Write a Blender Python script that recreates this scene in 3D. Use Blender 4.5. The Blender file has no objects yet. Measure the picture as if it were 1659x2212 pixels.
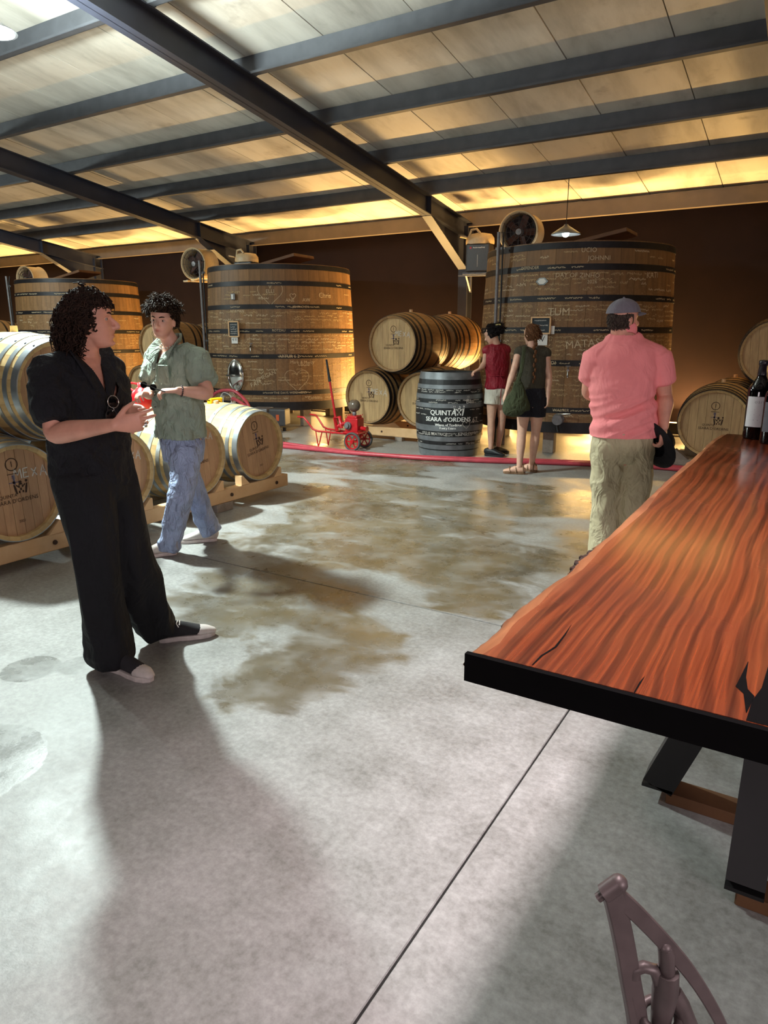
import bpy, bmesh, math, random
import numpy as np
from mathutils import Vector, Matrix, noise

R = math.radians
scene = bpy.context.scene
col = scene.collection
random.seed(7)

# ---------------------------------------------------------------- camera, world, lights, exposure
YAW = R(31.7); PITCH = R(14.36); F_PX = 1500.0; CAM_Z = 1.56
cam_d = bpy.data.cameras.new('camera'); cam = bpy.data.objects.new('camera', cam_d); col.objects.link(cam)
cam.location = (0, 0, CAM_Z); cam.rotation_euler = (R(90) - PITCH, 0, YAW)
cam_d.sensor_fit = 'VERTICAL'; cam_d.sensor_height = 36.0; cam_d.lens = F_PX / 2212 * 36.0
cam_d.clip_start = 0.05; cam_d.clip_end = 100
scene.camera = cam
vs = scene.view_settings
vs.view_transform = 'Standard'; vs.look = 'None'; vs.exposure = 0.28; vs.gamma = 1.0; vs.use_curve_mapping = False
world = bpy.data.worlds.new('world'); scene.world = world; world.use_nodes = True
world.node_tree.nodes['Background'].inputs[0].default_value = (0.62, 0.58, 0.60, 1)
world.node_tree.nodes['Background'].inputs[1].default_value = 0.02

def point_light(name, loc, power, colr, rad):
    d = bpy.data.lights.new(name, 'POINT'); d.energy = power; d.color = colr; d.shadow_soft_size = rad
    o = bpy.data.objects.new(name, d); col.objects.link(o); o.location = loc; return o
def area_light(name, loc, target, power, colr, sx, sy):
    d = bpy.data.lights.new(name, 'AREA'); d.energy = power; d.color = colr; d.shape = 'RECTANGLE'; d.size = sx; d.size_y = sy
    o = bpy.data.objects.new(name, d); col.objects.link(o); o.location = loc
    o.rotation_euler = (Vector(target) - Vector(loc)).to_track_quat('-Z', 'Y').to_euler(); return o
def spot_light(name, loc, target, power, colr, rad, ang, blend):
    d = bpy.data.lights.new(name, 'SPOT'); d.energy = power; d.color = colr; d.shadow_soft_size = rad; d.spot_size = R(ang); d.spot_blend = blend
    o = bpy.data.objects.new(name, d); col.objects.link(o); o.location = loc
    o.rotation_euler = (Vector(target) - Vector(loc)).to_track_quat('-Z', 'Y').to_euler(); return o
COOL = (0.86, 1.0, 0.96); NEUTRAL = (1.0, 0.86, 0.88); WARM = (1.0, 0.60, 0.20)
# cool high-bay lamp over the barrel row, a second one farther along the hall
spot_light('high_bay_light', (-5.6, 3.5, 3.73), (-5.6, 3.5, 0), 1950, COOL, 0.12, 134, 0.45); point_light('high_bay_spill', (-5.6, 3.5, 3.7), 170, COOL, 0.12); spot_light('high_bay_uplight', (-5.6, 3.5, 3.88), (-5.6, 3.5, 6), 620, COOL, 0.12, 172, 0.1)
spot_light('high_bay_light_far', (-13.2, 4.6, 4.18), (-13.2, 4.6, 0), 700, COOL, 0.12, 176, 0.08); point_light('high_bay_spill_far', (-13.2, 4.6, 4.15), 150, COOL, 0.12)
# strip lamp over the tasting table and two soft area fills added behind the camera
tl = area_light('table_light', (-0.25, 1.9, 4.55), (-0.25, 1.9, 0), 31, NEUTRAL, 0.5, 2.4); tl.data.spread = R(52)
area_light('fill_right', (3.7, -0.6, 2.1), (-3.0, 3.2, 1.3), 95, NEUTRAL, 2.0, 0.9)
area_light('fill_aisle', (-0.8, -5.5, 2.1), (-2.2, 5.5, 1.4), 60, NEUTRAL, 2.4, 0.9)
WARM_SPOTS = [(-20.6, 11.72), (-17.4, 11.7), (-14.35, 11.72), (-11.5, 11.7), (-8.54, 11.72), (-6.5, 11.7), (-4.7, 11.65), (-3.11, 11.72), (-1.6, 11.7), (1.6, 11.7)]
for (x, y) in WARM_SPOTS:
    point_light('floor_uplight_glow', (x, y, 0.34), {-1.6: 16, -6.5: 22, -4.7: 70, -3.11: 70, -11.5: 30}.get(x, 45), WARM, 0.07)
    area_light('floor_uplight_beam', (x, y, 0.3), (x, y - 1.3, 3.7), {-1.6: 80, 1.6: 110, -11.5: 110, -4.7: 100}.get(x, 195), WARM, 0.9, 0.08)

# ---------------------------------------------------------------- helpers
CY, SY = math.cos(YAW), math.sin(YAW); CP, SP = math.cos(PITCH), math.sin(PITCH)
def cw(r, f, z=0.0):                      # camera-aligned (right, forward, up) -> world
    return Vector((CY * r - SY * f, SY * r + CY * f, z))
def ray(px, py):
    u = (px - 829.5) / F_PX; v = (1106 - py) / F_PX
    return u, CP + SP * v, -SP + CP * v   # right, forward, up per unit
def at_f(px, py, f):                      # camera-aligned point at forward distance f
    a, b, c = ray(px, py); t = f / b
    return Vector((a * t, f, CAM_Z + c * t))
def at_z(px, py, z):                      # camera-aligned point at height z
    a, b, c = ray(px, py); t = (z - CAM_Z) / c
    return Vector((a * t, b * t, z))

class MB:
    def __init__(s): s.v = []; s.f = []; s.sm = []
    def add(s, vs_, fs, smooth=False):
        o = len(s.v); s.v.extend([tuple(p) for p in vs_]); s.f.extend([tuple(i + o for i in f) for f in fs]); s.sm.extend([smooth] * len(fs)); return s
    def box(s, c, size, M=None):
        x, y, z = [d / 2 for d in size]; vs_ = [Vector((sx * x, sy * y, sz * z)) for sz in (-1, 1) for sy in (-1, 1) for sx in (-1, 1)]
        if M is not None: vs_ = [M @ p for p in vs_]
        vs_ = [p + Vector(c) for p in vs_]
        return s.add(vs_, [(0, 2, 3, 1), (4, 5, 7, 6), (0, 1, 5, 4), (2, 6, 7, 3), (0, 4, 6, 2), (1, 3, 7, 5)])
    def bar(s, a, b, w, h, up=(0, 0, 1)):   # box beam from a to b, w sideways, h along up
        a = Vector(a); b = Vector(b); t = (b - a).normalized(); up = Vector(up)
        sd = t.cross(up)
        if sd.length < 1e-4: sd = t.cross(Vector((1, 0, 0)))
        sd.normalize(); u = sd.cross(t).normalized()
        vs_ = [p + sd * (w / 2) * i + u * (h / 2) * j for p in (a, b) for j in (-1, 1) for i in (-1, 1)]
        return s.add(vs_, [(0, 1, 3, 2), (4, 6, 7, 5), (0, 4, 5, 1), (2, 3, 7, 6), (0, 2, 6, 4), (1, 5, 7, 3)])
    def tube(s, pts, r, n=8, caps=True, smooth=True):
        pts = [Vector(p) for p in pts]; m = len(pts); rs = r if isinstance(r, (list, tuple)) else [r] * m
        vs_ = []; prev = None
        for i, p in enumerate(pts):
            t = (pts[min(i + 1, m - 1)] - pts[max(i - 1, 0)]).normalized()
            if prev is None:
                a = t.orthogonal().normalized()
            else:
                a = (prev - t * prev.dot(t)); a = a.normalized() if a.length > 1e-6 else t.orthogonal().normalized()
            prev = a; b = t.cross(a)
            for k in range(n):
                an = 2 * math.pi * k / n; vs_.append(p + (a * math.cos(an) + b * math.sin(an)) * rs[i])
        fs = [(i * n + k, i * n + (k + 1) % n, (i + 1) * n + (k + 1) % n, (i + 1) * n + k) for i in range(m - 1) for k in range(n)]
        s.add(vs_, fs, smooth)
        if caps:
            s.add(vs_[:n], [tuple(range(n - 1, -1, -1))]); s.add(vs_[-n:], [tuple(range(n))])
        return s
    def lathe(s, prof, n=24, M=None, smooth=True, a0=0.0, a1=2 * math.pi):   # prof: (r, z); each span its own verts when sharp
        M = M or Matrix(); full = abs(a1 - a0 - 2 * math.pi) < 1e-6
        k_n = n if full else n + 1
        for (r0, z0), (r1, z1) in zip(prof[:-1], prof[1:]):
            vs_ = []
            for (r, z) in ((r0, z0), (r1, z1)):
                for k in range(k_n):
                    an = a0 + (a1 - a0) * k / n; vs_.append(M @ Vector((r * math.cos(an), r * math.sin(an), z)))
            fs = []
            for k in range(n):
                k2 = (k + 1) % k_n; fs.append((k, k2, k_n + k2, k_n + k))
            s.add(vs_, fs, smooth)
        return s
    def lathe_s(s, prof, n=24, M=None):      # one welded smooth surface
        M = M or Matrix(); vs_ = [M @ Vector((r * math.cos(2 * math.pi * k / n), r * math.sin(2 * math.pi * k / n), z)) for (r, z) in prof for k in range(n)]
        fs = [(i * n + k, i * n + (k + 1) % n, (i + 1) * n + (k + 1) % n, (i + 1) * n + k) for i in range(len(prof) - 1) for k in range(n)]
        return s.add(vs_, fs, True)
    def prism(s, poly, z0, z1, M=None):
        M = M or Matrix(); n = len(poly)
        lo = [M @ Vector((x, y, z0)) for x, y in poly]; hi = [M @ Vector((x, y, z1)) for x, y in poly]
        s.add(lo, [tuple(range(n - 1, -1, -1))]); s.add(hi, [tuple(range(n))])
        for i in range(n):
            j = (i + 1) % n; s.add([lo[i], lo[j], hi[j], hi[i]], [(0, 1, 2, 3)])
        return s
    def sphere(s, c, r, n=14, m=9, M=None):
        rx, ry, rz = r if isinstance(r, (list, tuple)) else (r, r, r); c = Vector(c); M = M or Matrix()
        vs_ = []
        for i in range(m + 1):
            th = math.pi * (0.02 + 0.96 * i / m)
            for k in range(n):
                ph = 2 * math.pi * k / n
                vs_.append(c + M @ Vector((rx * math.sin(th) * math.cos(ph), ry * math.sin(th) * math.sin(ph), -rz * math.cos(th))))
        fs = [(i * n + k, i * n + (k + 1) % n, (i + 1) * n + (k + 1) % n, (i + 1) * n + k) for i in range(m) for k in range(n)]
        fs += [tuple(range(n - 1, -1, -1)), tuple(range(m * n, m * n + n))]
        return s.add(vs_, fs, True)
    def loft(s, pts, rx, ry, side, n=18, sub=4, cap=True, power=1.0):
        pts = [Vector(p) for p in pts]; m = len(pts); sides = side if isinstance(side, list) else [side] * m
        P, RX, RY, SD = [], [], [], []
        def cr(a, b, c, d, t): return 0.5 * ((2 * b) + (c - a) * t + (2 * a - 5 * b + 4 * c - d) * t * t + (3 * b - a - 3 * c + d) * t * t * t)
        for i in range(m - 1):
            g = lambda L, k: L[max(0, min(m - 1, k))]
            for q in range(sub):
                t = q / sub
                P.append(cr(g(pts, i - 1), g(pts, i), g(pts, i + 1), g(pts, i + 2), t))
                RX.append(cr(g(rx, i - 1), g(rx, i), g(rx, i + 1), g(rx, i + 2), t)); RY.append(cr(g(ry, i - 1), g(ry, i), g(ry, i + 1), g(ry, i + 2), t))
                SD.append(Vector(sides[i]).lerp(Vector(sides[i + 1]), t))
        P.append(pts[-1]); RX.append(rx[-1]); RY.append(ry[-1]); SD.append(Vector(sides[-1]))
        if cap:
            for end in (0, 1):
                i0, i1 = (0, 1) if end == 0 else (-1, -2)
                t = (P[i0] - P[i1]).normalized(); h = min(RX[i0], RY[i0]) * cap; p0 = P[i0].copy(); a, b, sd = RX[i0], RY[i0], SD[i0]
                for ang in (30, 60, 82):
                    q = p0 + t * h * math.sin(R(ang)); c = math.cos(R(ang))
                    if end == 0: P.insert(0, q); RX.insert(0, a * c); RY.insert(0, b * c); SD.insert(0, sd)
                    else: P.append(q); RX.append(a * c); RY.append(b * c); SD.append(sd)
        M_ = len(P); vs_ = []
        for i in range(M_):
            t = (P[min(i + 1, M_ - 1)] - P[max(i - 1, 0)]).normalized()
            a = SD[i] - t * SD[i].dot(t); a = a.normalized() if a.length > 1e-5 else t.orthogonal().normalized(); b = t.cross(a)
            for k in range(n):
                an = 2 * math.pi * k / n; cx, sx = math.cos(an), math.sin(an)
                if power != 1.0: cx = math.copysign(abs(cx) ** power, cx); sx = math.copysign(abs(sx) ** power, sx)
                vs_.append(P[i] + a * cx * RX[i] + b * sx * RY[i])
        fs = [(i * n + k, i * n + (k + 1) % n, (i + 1) * n + (k + 1) % n, (i + 1) * n + k) for i in range(M_ - 1) for k in range(n)]
        fs += [tuple(range(n - 1, -1, -1)), tuple(range((M_ - 1) * n, M_ * n))]
        return s.add(vs_, fs, True)
    def mesh(s, name, bevel=0.0, segs=1):
        me = bpy.data.meshes.new(name); me.from_pydata(s.v, [], s.f); me.polygons.foreach_set('use_smooth', s.sm)
        if bevel:
            bm = bmesh.new(); bm.from_mesh(me); bmesh.ops.remove_doubles(bm, verts=bm.verts, dist=1e-5)
            ed = [e for e in bm.edges if len(e.link_faces) == 2 and e.calc_face_angle(0) > 0.6]
            bmesh.ops.bevel(bm, geom=ed, offset=bevel, segments=segs, affect='EDGES', profile=0.6); bm.to_mesh(me); bm.free()
        me.update(); return me
    def build(s, name, mat, parent=None, bevel=0.0, segs=1):
        return obj(name, s.mesh(name, bevel, segs), mat, parent)

def obj(name, me, mat=None, parent=None, M=None):
    o = bpy.data.objects.new(name, me); col.objects.link(o)
    if mat is not None and me is not None and len(me.materials) == 0: me.materials.append(mat)
    if parent is not None: o.parent = parent
    if M is not None: o.matrix_local = M
    return o
def thing(name, label, cat, loc=(0, 0, 0), rz=0.0, group=None, M=None):
    o = bpy.data.objects.new(name, None); col.objects.link(o); o.empty_display_size = 0.1
    if M is not None: o.matrix_world = M
    else: o.location = loc; o.rotation_euler = (0, 0, rz)
    return tag(o, label, cat, group)
def tag(o, label=None, cat=None, group=None, kind=None):
    if label: o['label'] = label
    if cat: o['category'] = cat
    if group: o['group'] = group
    if kind: o['kind'] = kind
    return o
def kids(o): return [c for c in KID.get(o.name, [])]
def copy_tree(root, label, group=None, M=None, skip=()):
    def rec(o, par):
        c = o.copy(); col.objects.link(c); c.parent = par
        for ch in list(o.children):
            if ch.name.split('.')[0] in skip: continue
            rec(ch, c)
        return c
    r = rec(root, None); r['label'] = label
    if group: r['group'] = group
    if M is not None: r.matrix_world = M
    return r
def facing(loc, d):                        # local Z -> d (horizontal), local Y -> up
    d = Vector(d).normalized(); up = Vector((0, 0, 1)); x = up.cross(d)
    M = Matrix((x, up, d)).transposed().to_4x4(); M.translation = Vector(loc); return M
def jitter(v, a): return v * (1 + random.uniform(-a, a))

# ---------------------------------------------------------------- materials
MATS = {}
class NT:
    def __init__(s, name):
        s.m = bpy.data.materials.new(name); s.m.use_nodes = True; s.t = s.m.node_tree; s.b = s.t.nodes['Principled BSDF']
    def n(s, t, **kw):
        nd = s.t.nodes.new(t)
        for k, v in kw.items(): setattr(nd, k, v)
        return nd
    def l(s, a, b): s.t.links.new(a, b); return s
    def coord(s, kind='Object', scale=(1, 1, 1)):
        mp = s.n('ShaderNodeMapping'); mp.inputs['Scale'].default_value = scale
        if kind == 'World': s.l(s.n('ShaderNodeNewGeometry').outputs['Position'], mp.inputs[0])
        else: s.l(s.n('ShaderNodeTexCoord').outputs[kind], mp.inputs[0])
        return mp.outputs[0]
    def noise(s, vec, scale, detail=3, rough=0.5, dist=0.0):
        nd = s.n('ShaderNodeTexNoise'); nd.inputs['Scale'].default_value = scale; nd.inputs['Detail'].default_value = detail
        nd.inputs['Roughness'].default_value = rough; nd.inputs['Distortion'].default_value = dist
        if vec is not None: s.l(vec, nd.inputs['Vector'])
        return nd.outputs['Fac']
    def ramp(s, fac, stops, interp='LINEAR'):
        nd = s.n('ShaderNodeValToRGB'); e = nd.color_ramp.elements; nd.color_ramp.interpolation = interp
        while len(e) < len(stops): e.new(0.5)
        for i, (p, c) in enumerate(stops): e[i].position = p; e[i].color = (*c, 1) if len(c) == 3 else c
        s.l(fac, nd.inputs[0]); return nd.outputs[0]
    def mix(s, fac, a, b, mode='MIX'):
        nd = s.n('ShaderNodeMix', data_type='RGBA', blend_type=mode)
        for k, v in ((0, fac), (6, a), (7, b)):
            if hasattr(v, 'is_linked') or hasattr(v, 'node'): s.l(v, nd.inputs[k])
            else: nd.inputs[k].default_value = v if k == 0 else (*v, 1)
        return nd.outputs[2]
    def math(s, op, a, b=0.0, clamp=False):
        nd = s.n('ShaderNodeMath', operation=op); nd.use_clamp = clamp
        for k, v in ((0, a), (1, b)):
            if hasattr(v, 'node'): s.l(v, nd.inputs[k])
            else: nd.inputs[k].default_value = v
        return nd.outputs[0]
    def maprange(s, v, a, b, c=0.0, d=1.0):
        nd = s.n('ShaderNodeMapRange'); nd.interpolation_type = 'SMOOTHSTEP'; s.l(v, nd.inputs[0])
        for k, x in zip((1, 2, 3, 4), (a, b, c, d)): nd.inputs[k].default_value = x
        return nd.outputs[0]
    def bump(s, h, strength=0.3, dist=0.01):
        nd = s.n('ShaderNodeBump'); nd.inputs['Strength'].default_value = strength; nd.inputs['Distance'].default_value = dist
        s.l(h, nd.inputs['Height']); s.l(nd.outputs[0], s.b.inputs['Normal']); return s
    def base(s, c):
        if hasattr(c, 'node'): s.l(c, s.b.inputs['Base Color'])
        else: s.b.inputs['Base Color'].default_value = (*c, 1)
        return s
    def set(s, rough=None, metal=None, **kw):
        if rough is not None:
            if hasattr(rough, 'node'): s.l(rough, s.b.inputs['Roughness'])
            else: s.b.inputs['Roughness'].default_value = rough
        if metal is not None: s.b.inputs['Metallic'].default_value = metal
        for k, v in kw.items(): s.b.inputs[k.replace('_', ' ')].default_value = v
        return s
def lin(r, g, b):
    f = lambda c: (c / 255 / 12.92) if c / 255 <= 0.04045 else ((c / 255 + 0.055) / 1.055) ** 2.4
    return (f(r), f(g), f(b))
def plain(name, c, rough=0.6, metal=0.0, var=0.12, scale=30.0, bump=0.0, **kw):
    if name in MATS: return MATS[name]
    t = NT(name); v = t.noise(t.coord('Object'), scale, 3)
    t.base(t.ramp(v, [(0.3, tuple(x * (1 - var) for x in c)), (0.7, tuple(min(1, x * (1 + var)) for x in c))])).set(rough, metal, **kw)
    if bump: t.bump(v, bump, 0.004)
    MATS[name] = t.m; return t.m
def wood(name, c1, c2, grain=(6, 6, 60), rough=0.65, rnd=0.35, coord='Object', bump=0.15, spots=0.0, **kw):
    if name in MATS: return MATS[name]
    t = NT(name); vec = t.coord(coord, grain); g = t.noise(vec, 1.0, 5, 0.65, 0.4)
    oi = t.n('ShaderNodeObjectInfo').outputs['Random']
    c = t.ramp(g, [(0.28, c1), (0.72, c2)])
    val = t.math('ADD', t.math('MULTIPLY', oi, rnd), 1 - rnd / 2)
    hs = t.n('ShaderNodeHueSaturation'); t.l(val, hs.inputs['Value']); t.l(c, hs.inputs['Color']); c = hs.outputs[0]
    if spots:
        s_ = t.noise(t.coord('Object'), 3.0, 4, 0.6); c = t.mix(t.maprange(s_, 0.55, 0.75, 0, spots), c, tuple(x * 0.45 for x in c1))
    t.base(c).set(rough, **kw).bump(g, bump, 0.003); MATS[name] = t.m; return t.m
def fabric(name, c, rough=0.92, var=0.2, weave=900.0, sheen=0.0, wrinkle=0.25, wscale=14.0):
    if name in MATS: return MATS[name]
    t = NT(name); vec = t.coord('Object'); a = t.noise(vec, 9, 4); w = t.noise(t.coord('Object', (1, 1, 0.55)), wscale, 3, 0.55, 0.6)
    t.base(t.ramp(a, [(0.3, tuple(x * (1 - var) for x in c)), (0.7, tuple(min(1, x * (1 + var)) for x in c))])).set(rough)
    t.b.inputs['Sheen Weight'].default_value = sheen
    t.bump(w, min(1.0, wrinkle * 2.2), 0.06); MATS[name] = t.m; return t.m
def skin(name, c):
    if name in MATS: return MATS[name]
    t = NT(name); a = t.noise(t.coord('Object'), 16, 4); at = t.n('ShaderNodeAttribute'); at.attribute_name = 'lips'
    b_ = t.ramp(a, [(0.3, tuple(x * 0.88 for x in c)), (0.7, tuple(min(1, x * 1.08) for x in c))])
    b_ = t.mix(at.outputs['Fac'], b_, (c[0] * 0.72, c[1] * 0.42, c[2] * 0.42))
    t.base(b_).set(0.48); t.b.inputs['Subsurface Weight'].default_value = 0.08; t.b.inputs['Subsurface Radius'].default_value = (0.012, 0.005, 0.003)
    MATS[name] = t.m; return t.m
def emit(name, c, strength):
    t = NT(name); t.b.inputs['Emission Color'].default_value = (*c, 1); t.b.inputs['Emission Strength'].default_value = strength
    t.base(c); return t.m

M_STEEL = plain('painted_dark_steel', lin(70, 72, 82), 0.5, 0.0, 0.12, 8)
M_PURLIN = plain('galvanised_purlin', lin(78, 80, 86), 0.5, 0.15, 0.15, 6)
M_BLACK = plain('black_metal', lin(12, 11, 13), 0.55, 0.0, 0.2, 12)
M_HOOPD = plain('dark_iron_hoop', lin(34, 32, 35), 0.5, 0.4, 0.25, 14)
M_GALV = plain('galvanised_hoop', lin(168, 176, 182), 0.36, 0.75, 0.2, 10)
M_GALVG = plain('grey_hoop', lin(120, 124, 128), 0.45, 0.45, 0.22, 10)
M_CHROME = plain('polished_steel', lin(205, 205, 202), 0.16, 1.0, 0.08, 10)
M_GREYM = plain('grey_cast_metal', lin(118, 116, 118), 0.5, 0.4, 0.2, 30, 0.1)
M_CHALK = plain('chalk_white', lin(208, 204, 196), 0.95, 0, 0.15, 40)
M_CHALKM = plain('chalk_faded', lin(200, 182, 150), 0.95, 0, 0.2, 40)
M_CHALKD = plain('chalk_worn', lin(182, 156, 116), 0.95, 0, 0.25, 40)
M_PRINTW = plain('white_print', lin(236, 236, 232), 0.6, 0, 0.04, 40)
M_BURN = plain('burnt_brand', lin(62, 42, 30), 0.85, 0, 0.3, 60)
M_BLUEINK = plain('blue_stamp', lin(96, 92, 120), 0.85, 0, 0.3, 60)
M_RUBBER = plain('rubber', lin(72, 70, 68), 0.8, 0, 0.2, 40)
M_RED = plain('red_enamel', lin(176, 22, 30), 0.32, 0, 0.15, 20)
M_HOSE = plain('red_hose', lin(176, 62, 74), 0.42, 0, 0.15, 12)
M_PAPER = plain('white_paper', lin(226, 226, 222), 0.8, 0, 0.05, 20)
M_OAK = wood('oak_stave', lin(168, 136, 88), lin(206, 176, 122), (14, 14, 5), 0.6, 0.3, spots=0.25)
M_OAKD = wood('aged_oak_stave', lin(132, 100, 62), lin(170, 132, 84), (14, 14, 5), 0.6, 0.35, spots=0.3)
M_HEAD = wood('oak_head_board', lin(170, 138, 96), lin(200, 168, 120), (30, 4, 30), 0.6, 0.22, spots=0.12)
M_HEADP = wood('toasted_head_board', lin(172, 132, 98), lin(192, 152, 114), (30, 4, 30), 0.6, 0.2, spots=0.2)
M_TANK = wood('tank_stave', lin(102, 74, 46), lin(142, 104, 64), (16, 16, 1.6), 0.6, 0.32, spots=0.3)
def flecked(m):            # rubbed chalk and scratches left on the staves by years of signatures
    nt = m.node_tree; b = nt.nodes['Principled BSDF']; src = b.inputs['Base Color'].links[0].from_socket
    g = nt.nodes.new('ShaderNodeNewGeometry'); mp = nt.nodes.new('ShaderNodeMapping'); mp.inputs['Scale'].default_value = (1, 1, 1.6); nt.links.new(g.outputs['Position'], mp.inputs[0])
    n_ = nt.nodes.new('ShaderNodeTexNoise'); n_.inputs['Scale'].default_value = 22; n_.inputs['Detail'].default_value = 8; n_.inputs['Roughness'].default_value = 0.75; n_.inputs['Distortion'].default_value = 1.5; nt.links.new(mp.outputs[0], n_.inputs['Vector'])
    sx = nt.nodes.new('ShaderNodeSeparateXYZ'); nt.links.new(g.outputs['Position'], sx.inputs[0])
    mr = nt.nodes.new('ShaderNodeMapRange'); nt.links.new(n_.outputs['Fac'], mr.inputs[0]); mr.inputs[1].default_value = 0.5; mr.inputs[2].default_value = 0.68; mr.inputs[4].default_value = 0.55
    hz_ = nt.nodes.new('ShaderNodeMapRange'); nt.links.new(sx.outputs[2], hz_.inputs[0]); hz_.inputs[1].default_value = 2.45; hz_.inputs[2].default_value = 1.9
    mu = nt.nodes.new('ShaderNodeMath'); mu.operation = 'MULTIPLY'; nt.links.new(mr.outputs[0], mu.inputs[0]); nt.links.new(hz_.outputs[0], mu.inputs[1])
    mx = nt.nodes.new('ShaderNodeMix'); mx.data_type = 'RGBA'; nt.links.new(mu.outputs[0], mx.inputs[0]); nt.links.new(src, mx.inputs[6]); mx.inputs[7].default_value = (*lin(178, 150, 112), 1); nt.links.new(mx.outputs[2], b.inputs['Base Color'])
flecked(M_TANK)
M_PINE = wood('pine_beam', lin(208, 164, 116), lin(228, 190, 144), (3, 3, 3), 0.65, 0.15, spots=0.2)
M_BLOCK = wood('grey_block', lin(120, 108, 98), lin(160, 148, 136), (8, 8, 8), 0.85, 0.25)
M_DARKWOOD = wood('dark_plank', lin(84, 56, 36), lin(112, 76, 48), (6, 6, 6), 0.7, 0.25)
M_BLKSTAVE = plain('black_painted_stave', lin(26, 28, 30), 0.5, 0, 0.3, 14)
# ---------------------------------------------------------------- setting
Y_WALL = 11.95; X0, X1, YF = -24.0, 5.0, -6.5
def roof_z(y): return 3.86 + 0.14 * (10.3 - y)
RAFT_X = [-15.72, -10.64, -5.6, -0.62, 4.4]; RAFT_X.insert(0, -20.8)

def concrete():
    t = NT('wet_concrete'); w = t.coord('World'); big = t.noise(w, 0.55, 4, 0.6, 0.3); mid = t.noise(w, 3.0, 6, 0.7); fine = t.noise(w, 40, 4, 0.7)
    base = t.ramp(mid, [(0.3, lin(104, 103, 98)), (0.5, lin(138, 137, 134)), (0.72, lin(166, 165, 163))])
    base = t.mix(0.35, base, t.ramp(fine, [(0.35, lin(110, 109, 107)), (0.65, lin(174, 173, 172))]))
    # damp and stained patches: blobs where they lie on the slab, frayed by noise
    fray = t.math('MULTIPLY', t.math('SUBTRACT', t.noise(t.coord('World', (1, 1.7, 1)), 1.5, 6, 0.62, 0.5), 0.5), 2.6)
    blob = None
    for (x, y, r) in [(-2.7, 3.1, 0.95), (-2.0, 2.75, 0.55), (-1.97, 2.25, 0.45), (-2.9, 4.3, 1.4), (-2.0, 4.4, 1.2), (-1.6, 3.7, 0.5), (-3.0, 5.1, 1.5), (-3.6, 5.6, 1.3), (-2.2, 6.3, 1.2), (-4.4, 7.2, 1.2),
                      (-1.1, 6.6, 0.8), (-1.3, 5.2, 0.6), (-5.6, 6.7, 1.1), (-7.2, 7.4, 1.3), (-5.9, 8.4, 0.9)]:
        d = t.n('ShaderNodeVectorMath', operation='DISTANCE'); t.l(w, d.inputs[0]); d.inputs[1].default_value = (x, y, 0)
        m = t.maprange(d.outputs['Value'], r * 1.25, r * 0.2, 0, 1); blob = m if blob is None else t.math('MAXIMUM', blob, m)
    mask = t.maprange(t.math('ADD', blob, fray), 0.42, 0.86, 0, 1)
    stain = t.ramp(t.noise(w, 1.1, 4), [(0.35, lin(76, 66, 46)), (0.6, lin(106, 94, 70))])
    mottled = t.math('MULTIPLY', mask, t.maprange(t.noise(w, 5.0, 5, 0.7), 0.25, 0.65, 0.4, 0.95))
    c = t.mix(mottled, base, stain)
    # standing water by the barrel row
    pud = None
    for (x, y, r) in [(-2.52, 1.1, 0.33), (-3.05, 1.7, 0.16), (-2.88, 1.85, 0.12)]:
        d = t.n('ShaderNodeVectorMath', operation='DISTANCE'); t.l(w, d.inputs[0]); d.inputs[1].default_value = (x, y, 0)
        m = t.maprange(d.outputs['Value'], r * 1.3, r * 0.3, 0, 1); pud = m if pud is None else t.math('MAXIMUM', pud, m)
    pmask = t.maprange(t.math('ADD', pud, t.math('MULTIPLY', fray, 0.35)), 0.38, 0.44, 0, 1)
    c = t.mix(t.math('MULTIPLY', pmask, 0.25), c, lin(120, 124, 122))
    rough = t.math('SUBTRACT', t.maprange(mid, 0.3, 0.7, 0.42, 0.6), t.math('ADD', t.math('MULTIPLY', mask, 0.22), t.math('MULTIPLY', pmask, 0.2)), True)
    t.base(c).set(rough); t.bump(t.math('ADD', t.math('MULTIPLY', fine, 0.6), mid), 0.18, 0.006); return t.m
M_CONC = concrete()
floor_base = MB().box(((X0 + X1) / 2, (YF + Y_WALL) / 2, -0.11), (X1 - X0, Y_WALL - YF, 0.1)).build('floor', plain('joint_dark', lin(40, 36, 34), 0.9))
tag(floor_base, kind='structure')
xs = [X0] + [-0.73 - 5.05 * k for k in range(4, -1, -1)] + [X1]; ys = [YF, -1.8, 3.37, 8.75, Y_WALL]
for a, b in zip(xs[:-1], xs[1:]):
    for c, d in zip(ys[:-1], ys[1:]):
        MB().box(((a + b) / 2, (c + d) / 2, -0.03), (b - a - 0.007, d - c - 0.007, 0.06)).build('slab', M_CONC, floor_base, 0.003)

def wall_mat():
    t = NT('dark_render'); w = t.coord('World'); n_ = t.noise(w, 2.0, 5, 0.6); f = t.noise(w, 30, 3)
    t.base(t.ramp(n_, [(0.3, lin(27, 17, 19)), (0.7, lin(33, 21, 22))])).set(0.85, Specular_IOR_Level=0.15).bump(f, 0.2, 0.004); return t.m
M_WALL = wall_mat()
for nm, c, s_ in (('wall_back', ((X0 + X1) / 2, Y_WALL + 0.1, 2.1), (X1 - X0, 0.2, 4.2)), ('wall_left', (X0 - 0.1, (YF + Y_WALL) / 2, 3.2), (0.2, Y_WALL - YF, 6.4)),
                  ('wall_right', (X1 + 0.1, (YF + Y_WALL) / 2, 3.2), (0.2, Y_WALL - YF, 6.4)), ('wall_front', ((X0 + X1) / 2, YF - 0.1, 3.2), (X1 - X0, 0.2, 6.6))):
    tag(MB().box(c, s_).build(nm, M_WALL), kind='structure')

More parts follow.
